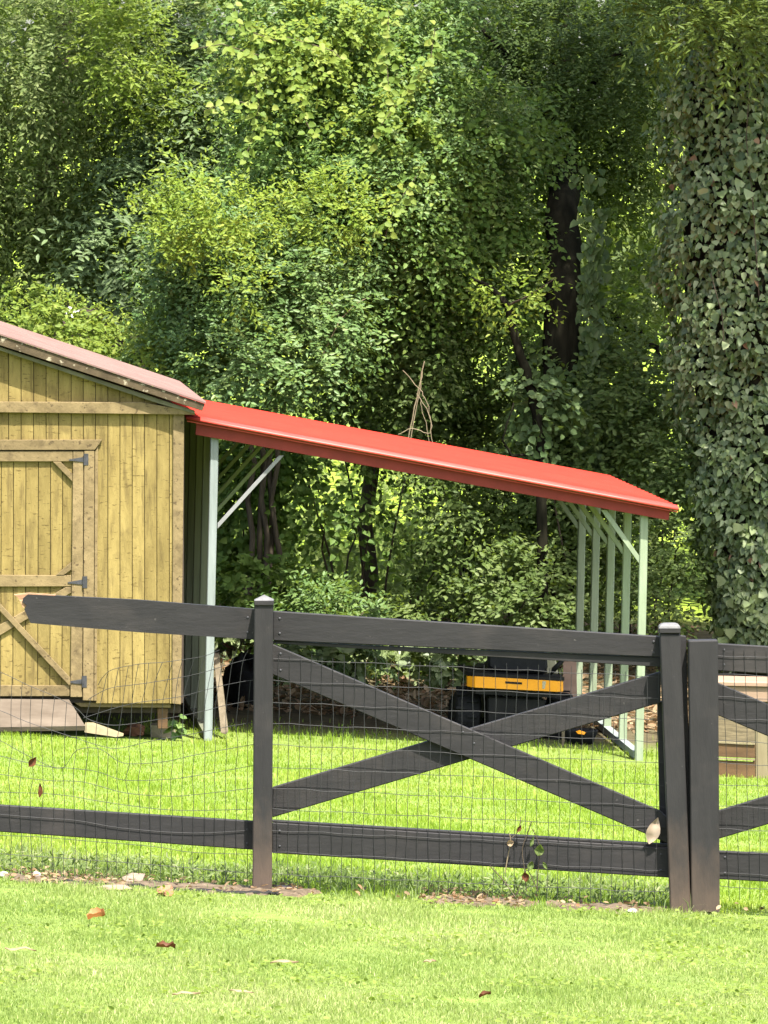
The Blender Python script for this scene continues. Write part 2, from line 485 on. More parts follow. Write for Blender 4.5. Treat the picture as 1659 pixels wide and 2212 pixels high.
def ground_material():
    m, nt, out = nodes('lawn ground')
    b = nt.nodes.new('ShaderNodeBsdfPrincipled')
    geo = nt.nodes.new('ShaderNodeNewGeometry')
    co = geo.outputs['Position']
    n1 = noise(nt, co, 3.0, (1, 1, 1), 6)
    r1 = ramp(nt, [(0.3, (0.075, 0.105, 0.022)), (0.7, (0.13, 0.175, 0.036))])
    nt.links.new(n1, r1.inputs[0])
    n2 = noise(nt, co, 9.0, (1, 1, 1), 6)
    r2 = ramp(nt, [(0.3, (0.032, 0.027, 0.014)), (0.7, (0.095, 0.078, 0.042))])
    nt.links.new(n2, r2.inputs[0])
    n3 = noise(nt, co, 1.2, (1, 1, 1), 5)
    r3 = ramp(nt, [(0.35, (0.10, 0.15, 0.015)), (0.65, (0.20, 0.26, 0.035))])
    nt.links.new(n3, r3.inputs[0])
    sep = nt.nodes.new('ShaderNodeSeparateXYZ')
    nt.links.new(co, sep.inputs[0])
    # lawn -> bare leaf-strewn soil, darkened for the carport shade -> grass meadow beyond
    def rng_(a, b_):
        mr = nt.nodes.new('ShaderNodeMapRange')
        mr.inputs[1].default_value = a
        mr.inputs[2].default_value = b_
        nt.links.new(sep.outputs[1], mr.inputs[0])
        return mr.outputs[0]
    c = mixc(nt, r1.outputs[0], r2.outputs[0], rng_(54.6, 55.8))
    c = mixc(nt, c, r3.outputs[0], rng_(63.5, 66))
    nt.links.new(c, b.inputs['Base Color'])
    b.inputs['Roughness'].default_value = 0.95
    b.inputs['Specular IOR Level'].default_value = 0.1
    bp = nt.nodes.new('ShaderNodeBump')
    bp.inputs['Strength'].default_value = 0.6
    bp.inputs['Distance'].default_value = 0.03
    nt.links.new(n2, bp.inputs['Height'])
    nt.links.new(bp.outputs[0], b.inputs['Normal'])
    nt.links.new(b.outputs[0], out.inputs[0])
    return m

# ------------------------------------------------------------------ ground
def build_ground():
    xs = np.concatenate([[-400, -200, -100, -50, -25], np.linspace(-12, 12, 41), [25, 50, 100, 200, 400]])
    ys = np.concatenate([[-60, -20, 0, 10], np.linspace(18, 70, 105), [75, 85, 100, 130, 180, 260, 400, 700]])
    X, Y = np.meshgrid(xs, ys)
    Z = ground_z(X, Y)
    Z = np.minimum(Z, 5.5)
    nx, ny = len(xs), len(ys)
    v = np.stack([X, Y, Z], -1).reshape(-1, 3)
    f = [(j * nx + i, j * nx + i + 1, (j + 1) * nx + i + 1, (j + 1) * nx + i) for j in range(ny - 1) for i in range(nx - 1)]
    me = bpy.data.meshes.new('ground')
    me.from_pydata(v.tolist(), [], f)
    me.polygons.foreach_set('use_smooth', [True] * len(f))
    me.materials.append(ground_material())
    o = bpy.data.objects.new('ground', me)
    COL.objects.link(o)
    o['kind'] = 'structure'
build_ground()

# ------------------------------------------------------------------ leaf builder
SHAPES = {'round': ((0.16, 0.47), (0.60, 0.44)), 'lance': ((0.30, 0.50), (0.66, 0.40)), 'heart': ((0.10, 0.52), (0.52, 0.44)), 'oval': ((0.25, 0.46), (0.7, 0.42)),
          'needle': ((0.3, 0.5), (0.7, 0.35))}

def unit(a):
    return a / np.maximum(np.linalg.norm(a, axis=-1, keepdims=True), 1e-9)

def leaves(name, pos, axis, nrm, length, width, mat, parent=None, shape='lance', kind='stuff', fold=0.12, droop=0.10, rnd=None):
    pos = np.asarray(pos, float)
    n = len(pos)
    axis = unit(np.asarray(axis, float))
    nrm = np.asarray(nrm, float)
    side = unit(np.cross(axis, nrm))
    nrm = np.cross(side, axis)
    length = np.broadcast_to(length, (n,))[:, None]
    width = np.broadcast_to(width, (n,))[:, None]
    (t1, w1), (t2, w2) = SHAPES[shape]
    V = np.empty((n, 6, 3))
    V[:, 0] = pos
    V[:, 1] = pos + axis * length * t1 + side * width * w1 + nrm * width * fold
    V[:, 2] = pos + axis * length * t2 + side * width * w2 + nrm * (width * fold - length * droop * 0.4)
    V[:, 3] = pos + axis * length - nrm * length * droop
    V[:, 4] = pos + axis * length * t2 - side * width * w2 + nrm * (width * fold - length * droop * 0.4)
    V[:, 5] = pos + axis * length * t1 - side * width * w1 + nrm * width * fold
    off = np.zeros(3)
    if parent is not None:
        off = np.array(world_loc(parent))
    else:
        off = np.array([pos[:, 0].mean(), pos[:, 1].mean(), pos[:, 2].min()])
    V = (V - off).reshape(-1, 3)
    base = np.arange(n)[:, None] * 6
    q = np.concatenate([base + np.array([[0, 1, 2, 3]]), base + np.array([[0, 3, 4, 5]])], 1).reshape(-1)
    me = bpy.data.meshes.new(name)
    me.vertices.add(n * 6)
    me.vertices.foreach_set('co', V.ravel())
    me.loops.add(n * 8)
    me.loops.foreach_set('vertex_index', q.astype(np.int32))
    me.polygons.add(n * 2)
    me.polygons.foreach_set('loop_start', (np.arange(n * 2) * 4).astype(np.int32))
    me.update(calc_edges=True)
    a = me.attributes.new('rnd', 'FLOAT', 'FACE')
    if rnd is None:
        rnd = rng.random(n)
    a.data.foreach_set('value', np.repeat(rnd, 2).astype(np.float32))
    me.materials.append(mat)
    o = bpy.data.objects.new(name, me)
    COL.objects.link(o)
    if parent is not None:
        o.parent = parent
    else:
        o.location = off
    if kind:
        o['kind'] = kind
    return o

def blob_px(u, v, ru, rv, D, depth=None):
    D = D + random.uniform(-0.85, 0.6)
    c = at(u, v, D)
    s = D / F
    ru, rv = ru * 0.92, rv * 0.92
    return (c.x, c.y, c.z, ru * s, depth or max(ru, rv) * s * 0.8, rv * s)

def sprays(blobs, n_spray, per, spray_len, leaf_len, ratio, droop=0.35, front=0.72, upbias=0.5, spread=0.8, shell=0.55, jitter=0.25, axis_down=0.0):
    """leafy twigs growing out of the shells of ellipsoids; returns leaf arrays"""
    B = np.array(blobs)
    w = (B[:, 3] * B[:, 5] + B[:, 3] * B[:, 4])
    idx = rng.choice(len(B), n_spray, p=w / w.sum())
    d = rng.normal(size=(n_spray, 3))
    d = unit(d)
    flip = rng.random(n_spray) < front
    d[:, 1] = np.where(flip, -np.abs(d[:, 1]), d[:, 1])
    r = 1 - (1 - shell) * rng.random(n_spray) ** 1.6
    # lumpy outline
    lump = 1 + 0.16 * np.sin(d[:, 0] * 5 + idx * 1.7) * np.cos(d[:, 2] * 6 + idx) + 0.10 * rng.normal(size=n_spray)
    C = B[idx, :3] + d * B[idx, 3:6] * (r * lump)[:, None]
    out = unit(d / B[idx, 3:6])
    tw = unit(out + jitter * rng.normal(size=(n_spray, 3)) + np.array([0, 0, 0.25]))
    sl = spray_len * (0.6 + 0.8 * rng.random(n_spray))
    t = (np.arange(per) + 0.5) / per
    T = t[None, :, None]
    P = C[:, None, :] + tw[:, None, :] * sl[:, None, None] * T + np.array([0, 0, -1]) * (droop * sl)[:, None, None] * T ** 2
    sv = unit(np.cross(tw, np.array([0, 0, 1.0]) + 0.3 * rng.normal(size=(n_spray, 3))))
    sg = np.where(np.arange(per) % 2 == 0, 1.0, -1.0)[None, :, None]
    A = tw[:, None, :] * 0.6 + sv[:, None, :] * sg * spread + 0.28 * rng.normal(size=(n_spray, per, 3)) + np.array([0, 0, -droop * 0.7 - axis_down]) * T
    N = out[:, None, :] * 0.5 + np.array([0, 0, 1.0]) * upbias + 0.24 * rng.normal(size=(n_spray, per, 3)) + np.array([0, -0.15, 0])
    ln = leaf_len * (0.65 + 0.6 * rng.random((n_spray, per))) * (1.0 - 0.25 * T[..., 0])
    P = P + sv[:, None, :] * sg * 0.012 + 0.02 * rng.normal(size=P.shape)
    base_r = rng.random((n_spray, 1))
    rnd = np.clip(0.55 * base_r + 0.45 * rng.random((n_spray, per)), 0, 1)
    return P.reshape(-1, 3), A.reshape(-1, 3), N.reshape(-1, 3), ln.ravel(), ln.ravel() * ratio, rnd.ravel()

def crown(name, parent, blobs, n_spray, per, spray_len, leaf_len, ratio, mat, shape='lance', **kw):
    P, A, N, ln, w, r = sprays(blobs, n_spray, per, spray_len, leaf_len, ratio, **kw)
    return leaves(name, P, A, N, ln, w, mat, parent, shape, rnd=r)

def limb(name, parent, pts, r0, r1, mat, n=7, wob=0.03):
    pts = [Vector(p) for p in pts]
    out, rad = [], []
    seg = 5
    for i in range(len(pts) - 1):
        for k in range(seg):
            t = k / seg
            p = pts[i].lerp(pts[i + 1], t)
            out.append(p + Vector((random.gauss(0, wob), random.gauss(0, wob), 0)) * (0 if i == 0 and k == 0 else 1))
    out.append(pts[-1])
    m = len(out)
    rad = [r0 + (r1 - r0) * i / (m - 1) for i in range(m)]
    v, f = tube_vf(out, rad, n)
    return mesh(name, v, f, mat, parent, smooth_shade=True)

def gpt(u, D, dz=0.0):
    """point on the ground under picture column u at distance D"""
    x = (u - U0) / F * D
    return Vector((x, D, float(ground_z(x, D)) + dz))

# ------------------------------------------------------------------ trees and shrubs
def tree(name, base, label, cat='tree', group=None):
    return thing(name, base, label, cat, group)

# --- olive leaved tree at the left
t = tree('ash_tree', gpt(70, 65.5), 'tall dull olive tree with fine narrow leaves filling the upper left corner')
limb('trunk', t, [gpt(70, 65.5, -0.1), at(80, 700, 65.6), at(130, 200, 65.6), at(160, -300, 65)], 0.16, 0.07, M['bark2'])
limb('branch', t, [at(95, 560, 65.4), at(0, 380, 64.6), at(-90, 250, 64.4)], 0.04, 0.012, M['bark2'])
limb('branch', t, [at(120, 330, 65.4), at(250, 180, 64.8), at(330, 60, 64.6)], 0.04, 0.012, M['bark2'])
ash_b = [blob_px(60, 90, 190, 190, 64.8), blob_px(210, 60, 150, 170, 64.9), blob_px(70, 340, 190, 170, 64.6), blob_px(220, 370, 140, 150, 64.7),
         blob_px(40, 560, 170, 120, 64.7), blob_px(190, 560, 130, 110, 64.9), blob_px(330, 80, 110, 140, 65.2), blob_px(-120, 300, 160, 400, 65)]
crown('crown', t, ash_b, 3000, 15, 0.44, 0.074, 0.38, L['ash'], droop=0.8, upbias=0.6)
crown('crown', t, [(-2.7, 60.9, 8.6, 1.7, 1.6, 1.5), (-4.6, 61.5, 9.5, 2.0, 2.0, 2.0), (-1.9, 62.5, 10.6, 1.6, 1.7, 1.5)], 480, 12, 0.45, 0.13, 0.5, L['ash'], front=0.5)  # unseen upper crown, set forward to shade the foliage below
# light yellow tufts in it
crown('lit_foliage', t, [blob_px(260, 100, 80, 110, 64.0, 0.3), blob_px(330, 210, 60, 60, 64.0, 0.25), blob_px(250, 20, 60, 50, 64, 0.25)], 260, 13, 0.32, 0.07, 0.38, L['privet_lit'], droop=0.4)

# --- sumac like plant with long leaflets
t = tree('sumac_tree', gpt(360, 64.3), 'slender grey green tree with long feathered leaflets beside the vine covered tree')
limb('trunk', t, [gpt(360, 64.4, -0.1), at(370, 700, 64.5), at(390, 250, 64.5)], 0.06, 0.025, M['bark2'])
limb('branch', t, [at(375, 450, 64.4), at(300, 330, 64.1)], 0.02, 0.008, M['bark2'])
crown('crown', t, [blob_px(390, 270, 110, 110, 64.1), blob_px(330, 420, 110, 110, 64.1), blob_px(430, 400, 110, 100, 64.2), blob_px(400, 130, 100, 120, 64.6), blob_px(280, 540, 120, 120, 64.6)],
      620, 18, 0.5, 0.115, 0.34, L['sumac'], droop=0.7, upbias=0.8, spread=1.0)

# --- vine covered tree in the centre
t = tree('vine_covered_tree', gpt(780, 63.6), 'sunlit tree at top centre draped in bright heart leaved vines')
limb('trunk', t, [gpt(790, 63.8, -0.1), at(800, 800, 63.8), at(740, 350, 63.8), at(760, -200, 63.8)], 0.075, 0.05, M['bark2'])
limb('branch', t, [at(770, 500, 63.7), at(900, 330, 63.2), at(1000, 200, 63)], 0.05, 0.015, M['bark'])
limb('branch', t, [at(745, 330, 63.7), at(620, 200, 63.2), at(540, 60, 63)], 0.05, 0.015, M['bark'])
vb = [blob_px(600, 170, 120, 120, 62.2), blob_px(720, 130, 150, 130, 62.1), blob_px(720, 280, 170, 120, 62.0), blob_px(860, 170, 150, 150, 62.3),
      blob_px(860, 330, 150, 130, 62.0), blob_px(780, 430, 170, 110, 61.9), blob_px(640, 330, 110, 130, 62.3), blob_px(640, 20, 140, 110, 62.5), blob_px(880, 20, 160, 100, 62.6)]
crown('crown', t, vb, 1500, 13, 0.36, 0.062, 0.7, L['vine'], 'round', droop=0.8, upbias=0.45, shell=0.5)
crown('sunlit_foliage', t, [blob_px(600, 120, 110, 60, 61.4, 0.3), blob_px(740, 160, 130, 70, 61.3, 0.3), blob_px(700, 60, 120, 50, 61.6, 0.3), blob_px(830, 300, 120, 60, 61.2, 0.3), blob_px(545, 240, 24, 100, 60.6, 0.12), blob_px(665, 240, 20, 70, 60.6, 0.12), blob_px(600, 110, 90, 40, 60.8, 0.2), blob_px(880, 240, 40, 90, 60.9, 0.15)], 300, 13, 0.36, 0.065, 0.7, L['vine_lit'], 'round', droop=0.6, upbias=0.5)  # sunlit vine sprays, their brightness put into the leaf colour
crown('privet_foliage', t, vb, 1700, 14, 0.36, 0.062, 0.40, L['privet'], droop=0.4, shell=0.6)
crown('crown', t, [(0.0, 63.4, 9.0, 1.3, 1.2, 1.4), (-0.6, 64.2, 7.6, 1.3, 1.0, 1.0)], 260, 12, 0.4, 0.10, 0.6, L['vine'], 'heart', front=0.5)
# hanging runners
def runner(parent, pts, step, lf, mat, stem=M['bark2'], spread=0.03):
    pts = [Vector(p) for p in pts]
    v, f = tube_vf(pts, [0.0035] * len(pts), 4)
    o = mesh('runner', v, f, stem, parent)
    P = []
    for a, b in zip(pts, pts[1:]):
        k = max(1, int((b - a).length / step))
        for i in range(k):
            P.append(a.lerp(b, i / k))
    P = np.array([tuple(p) for p in P])
    n = len(P)
    sg = np.where(np.arange(n) % 2 == 0, 1, -1)
    A = np.stack([sg * 0.9 + 0.3 * rng.normal(size=n), -0.4 + 0.3 * rng.normal(size=n), -0.5 + 0.3 * rng.normal(size=n)], 1)
    N = np.stack([0.3 * rng.normal(size=n), -0.9 + 0 * sg, 0.5 + 0.3 * rng.normal(size=n)], 1)
    leaves('runner_leaves', P + rng.normal(size=P.shape) * spread, A, N, lf * (0.7 + 0.5 * rng.random(n)), lf * 0.7, mat, o, 'round')
for pts in ([(545, 150), (560, 230), (545, 300), (525, 350)], [(640, 160), (655, 250), (680, 300)], [(500, 10), (520, 60), (600, 90)],
            [(620, 80), (720, 110), (740, 130)], [(840, 20), (835, 120), (840, 200)], [(940, 60), (930, 130), (870, 210), (800, 300)],
            [(560, 120), (480, 95), (425, 105)], [(560, 230), (500, 215), (440, 240)], [(900, 380), (850, 450), (830, 520)]):
    runner(t, [at(u, v, 60.6) for u, v in pts], 0.028, 0.085, L['vine_lit'])

# --- big privet shrub behind shed and lean-to
t = tree('privet_shrub', gpt(560, 61.6), 'large sunlit privet shrub with small glossy leaves rising behind the shed roof', 'shrub')
for k, (a, b) in enumerate(((520, 470), (580, 560), (640, 700), (560, 430), (600, 640))):
    limb('stem', t, [gpt(540 + 18 * k, 61.9, -0.1), at((a + 560) / 2, 1000, 61.8), at(a, 760, 61.6), at(b, 560, 61.5)], 0.03, 0.010, M['bark2'])
pb = [blob_px(560, 520, 150, 100, 61.2), blob_px(440, 530, 100, 90, 61.3), blob_px(410, 440, 36, 80, 61.4), blob_px(480, 640, 130, 110, 61.0), blob_px(620, 620, 150, 120, 61.0),
      blob_px(700, 520, 120, 110, 61.4), blob_px(420, 740, 130, 90, 60.9), blob_px(540, 770, 150, 110, 60.8), blob_px(680, 730, 110, 110, 61.1), blob_px(500, 470, 60, 60, 61.2), blob_px(400, 600, 70, 80, 61.3)]
crown('crown', t, pb, 2100, 14, 0.33, 0.074, 0.42, L['privet'], droop=0.3, shell=0.5, spread=0.9)
crown('lit_foliage', t, [blob_px(406, 400, 34, 66, 60.7, 0.12), blob_px(340, 470, 55, 40, 60.6, 0.2), blob_px(500, 455, 70, 40, 60.5, 0.3), blob_px(400, 480, 70, 50, 60.5, 0.3), blob_px(520, 610, 40, 50, 60.0, 0.2), blob_px(700, 460, 120, 60, 60.9, 0.3)],
      420, 12, 0.28, 0.062, 0.42, L['privet_lit'], droop=0.2)  # sunlit privet tufts, lit by their leaf colour

# --- darker vine mass right of centre
t = tree('vine_thicket', gpt(1010, 63.4), 'dim mass of rounded vine leaves hanging above the middle of the red roof', 'vine')
limb('stem', t, [gpt(1010, 63.5, -0.1), at(1020, 900, 63.6), at(980, 600, 63.4), at(1040, 300, 63.3)], 0.05, 0.02, M['bark'])
tb = [blob_px(990, 300, 150, 130, 62.9), blob_px(1085, 380, 100, 140, 62.7), blob_px(960, 450, 150, 120, 62.6), blob_px(1080, 540, 110, 110, 62.8), blob_px(880, 560, 140, 110, 62.4),
      blob_px(980, 640, 150, 90, 62.7), blob_px(800, 660, 120, 110, 62.2), blob_px(1150, 300, 50, 110, 62.8), blob_px(1080, 660, 80, 60, 62.6)]
crown('crown', t, tb, 1300, 13, 0.36, 0.068, 0.72, L['vine'], 'heart', droop=0.9, upbias=0.25, shell=0.45)
crown('fine_foliage', t, tb, 1400, 14, 0.35, 0.06, 0.4, L['dark'], droop=0.5, shell=0.5)

# --- dark fine leaved tree, upper right
t = tree('dark_tree', gpt(1220, 65), 'tall dark tree with a black trunk standing between the thicket and the ivy tower')
limb('trunk', t, [gpt(1208, 61.9, -0.1), at(1212, 1000, 61.9), at(1216, 600, 61.9), at(1218, 450, 62.2), at(1215, 300, 65.3), at(1230, -300, 65.8)], 0.19, 0.12, M['bark'], 10, 0.02)
limb('branch', t, [at(1228, 620, 64.1), at(1330, 690, 63.6), at(1400, 740, 63.2), at(1450, 800, 63)], 0.05, 0.02, M['bark'])
limb('branch', t, [at(1222, 300, 64.3), at(1120, 150, 64), at(1040, 60, 64)], 0.05, 0.015, M['bark'])
limb('branch', t, [at(1222, 250, 64.3), at(1320, 130, 64), at(1400, 60, 64)], 0.05, 0.015, M['bark'])
db = [blob_px(1180, 120, 150, 140, 64.4), blob_px(1060, 80, 120, 130, 64.6), blob_px(1320, 150, 120, 140, 64.4), blob_px(1290, 310, 130, 100, 64.6), blob_px(1180, 290, 90, 80, 64.9), blob_px(1390, 60, 110, 120, 64.4), blob_px(1380, 300, 70, 120, 64.8)]
crown('crown', t, db, 2500, 15, 0.38, 0.066, 0.36, L['shade'], droop=0.55, upbias=0.6)
crown('crown', t, [(3.1, 59.6, 8.9, 1.4, 1.6, 1.5), (2.6, 61.8, 10.4, 1.8, 1.8, 1.6), (3.4, 61.0, 7.6, 1.2, 1.3, 0.8), (2.3, 60.2, 7.9, 0.9, 1.2, 0.9)], 1500, 12, 0.45, 0.13, 0.5, L['dark'], front=0.5)  # unseen upper crown, placed and thickened to shade the upper right
# ivy climbing on the black trunk
vv_ = 360 + 640 * rng.random(330) ** 0.75
Pv = np.stack([1282 + 10 * np.sin(vv_ / 37.0) + 30 * np.clip(rng.normal(size=330) * 0.6, -1.4, 1.5), vv_], 1)
P = np.array([tuple(at(u, v, 61.72 + 0.0016 * (u - 1275) ** 2 / 10)) for u, v in Pv])
n = len(P)
leaves('ivy_leaves', P, np.stack([0.4 * rng.normal(size=n), -0.35 + 0 * P[:, 0], -0.9 + 0.2 * rng.normal(size=n)], 1),
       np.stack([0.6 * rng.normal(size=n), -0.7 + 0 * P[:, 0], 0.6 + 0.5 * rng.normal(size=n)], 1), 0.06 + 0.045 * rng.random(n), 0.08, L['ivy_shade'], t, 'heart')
crown('crown', t, [blob_px(1360, 640, 60, 100, 64.0, 0.3), blob_px(1350, 420, 50, 60, 64.2, 0.3)], 160, 13, 0.3, 0.065, 0.4, L['dark'])

# --- sunlit olive bush seen through the gap beside the ivy
t = tree('olive_bush', gpt(1370, 76), 'distant yellow olive foliage seen through the gap left of the ivy tower', 'bush')
limb('stem', t, [gpt(1370, 76.2, -0.1), at(1370, 800, 76.2), at(1365, 480, 76.2)], 0.08, 0.03, M['bark2'])
crown('crown', t, [blob_px(1360, 470, 90, 90, 76), blob_px(1390, 580, 90, 80, 76), blob_px(1340, 600, 90, 100, 76.3)], 520, 13, 0.4, 0.09, 0.4, L['olive'])

# --- small crooked tree
t = tree('sapling', gpt(1170, 60.8), 'thin crooked dark sapling rising above the right half of the red roof')
limb('trunk', t, [gpt(1175, 60.8, -0.1), at(1168, 960, 60.8), at(1150, 850, 60.8), at(1125, 770, 60.8), at(1105, 700, 60.8), at(1095, 655, 60.8)], 0.05, 0.034, M['bark'], 8, 0.006)
limb('branch', t, [at(1096, 660, 60.8), at(1060, 620, 60.8), at(1020, 600, 60.9)], 0.034, 0.012, M['bark'], 6, 0.006)
limb('branch', t, [at(1098, 660, 60.8), at(1140, 640, 60.6), at(1200, 600, 60.4)], 0.012, 0.004, M['bark2'], 5, 0.004)
limb('branch', t, [at(1160, 980, 60.8), at(1105, 985, 60.7), at(1085, 950, 60.6), at(1110, 870, 60.6)], 0.016, 0.006, M['bark'], 5, 0.004)
crown('crown', t, [blob_px(1120, 640, 60, 25, 60.5, 0.2), blob_px(1185, 608, 22, 16, 60.3, 0.08), blob_px(1060, 620, 60, 30, 60.6, 0.2)], 46, 11, 0.28, 0.06, 0.4, L['privet_lit'], droop=0.1)

# --- shrubs behind and under the lean-to
def shrub(name, label, base, blobs, n, mat, lf=0.07, ratio=0.45, shape='lance', per=13, sl=0.34, stems=3, cat='shrub', **kw):
    t = tree(name, base, label, cat)
    for k in range(stems):
        b = blobs[k % len(blobs)]
        limb('stem', t, [base + Vector((0.1 * (k - 1), 0.05 * k, -0.08)), Vector((b[0], b[1] + 0.1, b[2] - b[5] * 0.2)), Vector((b[0] + 0.1 * (k - 1), b[1], b[2] + b[5] * 0.6))], 0.012, 0.005, M['bark2'], 5, 0.02)
    crown('crown', t, blobs, n, per, sl, lf, ratio, mat, shape, **kw)
    return t
shrub('vine_bush', 'green vine bush filling the left part of the view under the red roof', gpt(560, 62.2),
      [blob_px(520, 1100, 70, 130, 62.2), blob_px(570, 1000, 70, 50, 62.5), blob_px(550, 1280, 100, 60, 61.8), blob_px(680, 1300, 60, 30, 62.0), blob_px(500, 960, 70, 70, 62.2)], 420, L['vine'], 0.085, 0.75, 'heart', droop=0.8, upbias=0.25)
shrub('hanging_vine', 'thin hanging vines silhouetted against the pale gap under the red roof', gpt(730, 62.9),
      [blob_px(700, 1060, 120, 90, 62.9, 0.25), blob_px(760, 1150, 110, 70, 62.9, 0.25), blob_px(640, 960, 70, 40, 62.9, 0.25)], 55, L['vine'], 0.08, 0.7, 'heart', cat='vine', droop=1.1, upbias=0.2, sl=0.4)
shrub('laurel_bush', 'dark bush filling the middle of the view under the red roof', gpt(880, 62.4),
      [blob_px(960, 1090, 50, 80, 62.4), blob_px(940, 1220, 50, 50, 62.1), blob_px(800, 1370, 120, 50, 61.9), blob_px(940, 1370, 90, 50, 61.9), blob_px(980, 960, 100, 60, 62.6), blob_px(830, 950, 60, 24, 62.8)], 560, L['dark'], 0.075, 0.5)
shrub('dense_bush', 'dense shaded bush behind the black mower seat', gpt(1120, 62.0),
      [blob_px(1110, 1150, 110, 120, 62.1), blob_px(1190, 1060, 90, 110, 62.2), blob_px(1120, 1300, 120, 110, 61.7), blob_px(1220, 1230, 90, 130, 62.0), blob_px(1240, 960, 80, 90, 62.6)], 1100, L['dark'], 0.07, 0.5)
shrub('bright_bush', 'small bright green bush just above the black rail right of the capped post', gpt(700, 60.6),
      [blob_px(700, 1310, 70, 26, 60.4), blob_px(640, 1345, 70, 40, 60.3), blob_px(760, 1345, 60, 40, 60.4)], 170, L['privet'], 0.07, 0.42)
shrub('ground_ivy', 'low bluish leaved creeper on the bank behind the X braces', gpt(860, 60.5),
      [blob_px(700, 1410, 110, 40, 60.4), blob_px(840, 1425, 140, 40, 60.2), blob_px(960, 1420, 80, 36, 60.2), blob_px(520, 1410, 90, 50, 60.4)], 330, L['ivy'], 0.09, 0.8, 'heart', sl=0.25, stems=2, cat='creeper', droop=0.8, upbias=0.3)
shrub('mixed_bush', 'lighter green thicket above the red roof left of the crooked sapling', gpt(1020, 63.0),
      [blob_px(1020, 800, 120, 90, 63.2), blob_px(930, 880, 110, 60, 63.4), blob_px(1090, 900, 90, 80, 63.3)], 520, L['olive'], 0.07, 0.45)
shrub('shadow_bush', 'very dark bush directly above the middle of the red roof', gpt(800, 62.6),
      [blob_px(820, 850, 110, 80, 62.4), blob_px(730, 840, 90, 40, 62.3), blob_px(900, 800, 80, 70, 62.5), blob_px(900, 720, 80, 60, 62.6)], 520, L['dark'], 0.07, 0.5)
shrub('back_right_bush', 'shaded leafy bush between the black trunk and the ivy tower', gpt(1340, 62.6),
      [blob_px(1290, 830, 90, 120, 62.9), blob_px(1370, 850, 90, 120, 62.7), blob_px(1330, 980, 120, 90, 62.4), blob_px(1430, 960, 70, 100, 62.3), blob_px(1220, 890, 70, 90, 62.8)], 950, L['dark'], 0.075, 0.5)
shrub('vine_bush', 'round leaved vine clump right above the right end of the red roof', gpt(1240, 61.4),
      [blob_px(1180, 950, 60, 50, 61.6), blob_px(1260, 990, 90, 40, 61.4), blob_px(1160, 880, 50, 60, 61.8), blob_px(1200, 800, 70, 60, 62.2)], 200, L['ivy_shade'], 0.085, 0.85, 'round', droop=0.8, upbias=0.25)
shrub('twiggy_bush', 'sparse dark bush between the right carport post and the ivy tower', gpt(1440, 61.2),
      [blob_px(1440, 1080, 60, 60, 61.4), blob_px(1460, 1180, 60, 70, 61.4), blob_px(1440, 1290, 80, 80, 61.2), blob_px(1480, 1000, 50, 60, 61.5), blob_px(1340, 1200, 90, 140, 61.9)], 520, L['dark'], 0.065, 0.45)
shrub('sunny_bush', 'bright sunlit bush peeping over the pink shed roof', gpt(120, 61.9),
      [blob_px(50, 690, 90, 55, 61.8), blob_px(120, 712, 90, 45, 61.7), blob_px(190, 715, 50, 24, 61.9), blob_px(220, 750, 80, 45, 61.6), blob_px(40, 780, 130, 60, 61.8), blob_px(290, 780, 50, 50, 61.5), blob_px(180, 820, 140, 60, 61.6)], 620, L['vine_lit'], 0.068, 0.5, sl=0.26, shell=0.6)

# --- ivy covered tower at the right edge
t = tree('ivy_covered_tree', gpt(1600, 60.6), 'massive tree trunk at the right edge completely cloaked in grey green ivy')
edge_v = [-400, 0, 200, 500, 700, 900, 1100, 1300, 1400, 1450]
edge_u = [1490, 1462, 1432, 1418, 1425, 1462, 1498, 1528, 1545, 1560]
tp = [(v, (1640 - float(np.interp(v, edge_v, edge_u))) * 0.74 * 60.8 / F) for v in (1460, 1300, 1100, 900, 700, 500, 250, 0, -300, -700)]
v_, f_ = tube_vf([at(1640, v, 60.8) for v, r in tp], [max(0.12, r) for v, r in tp], 16)
mesh('trunk', v_, f_, M['bark'], t, smooth_shade=True)  # dark core swelled to fill the leaf gaps with shade
edge_v = [-400, 0, 200, 500, 700, 900, 1100, 1300, 1400, 1450]
edge_u = [1500, 1474, 1446, 1434, 1440, 1474, 1508, 1538, 1552, 1566]
def ivy_arrays(n):
    v = rng.uniform(-260, 1440, n)
    cu = 1640.0
    ru = cu - np.interp(v, edge_v, edge_u)
    ang = rng.uniform(-math.pi * 0.5, math.pi * 0.5, n) * 1.08
    bump_ = 1 + 0.09 * np.sin(v / 47.0 + ang * 3) + 0.07 * np.sin(v / 23.0 - ang * 5) + 0.06 * rng.normal(size=n)
    rr = ru * bump_ * (0.93 + 0.07 * rng.random(n))
    D0 = 60.8
    u = cu + rr * np.sin(ang)
    D = D0 - rr * np.cos(ang) * D0 / F * 1.0
    P = np.array([tuple(at(a, b, c)) for a, b, c in zip(u, v, D)])
    out = np.stack([np.sin(ang), -np.cos(ang), np.zeros(n)], 1)
    A = np.stack([0.45 * rng.normal(size=n), np.zeros(n), -0.9 + 0.25 * rng.normal(size=n)], 1) + 0.35 * out
    N = out * 0.75 + np.array([0, 0, 0.6]) + 0.5 * rng.normal(size=(n, 3))
    return P, A, N
P, A, N = ivy_arrays(21000)
leaves('ivy_leaves', P, A, N, 0.032 + 0.055 * rng.random(len(P)) ** 1.5, 0.031 + 0.046 * rng.random(len(P)) ** 1.5, L['ivy'], t, 'heart')
P, A, N = ivy_arrays(90)
P[:, 1] -= 0.03
leaves('dead_leaves', P, A, N, 0.06 + 0.02 * rng.random(90), 0.05, L['ivy_dead'], t, 'heart')
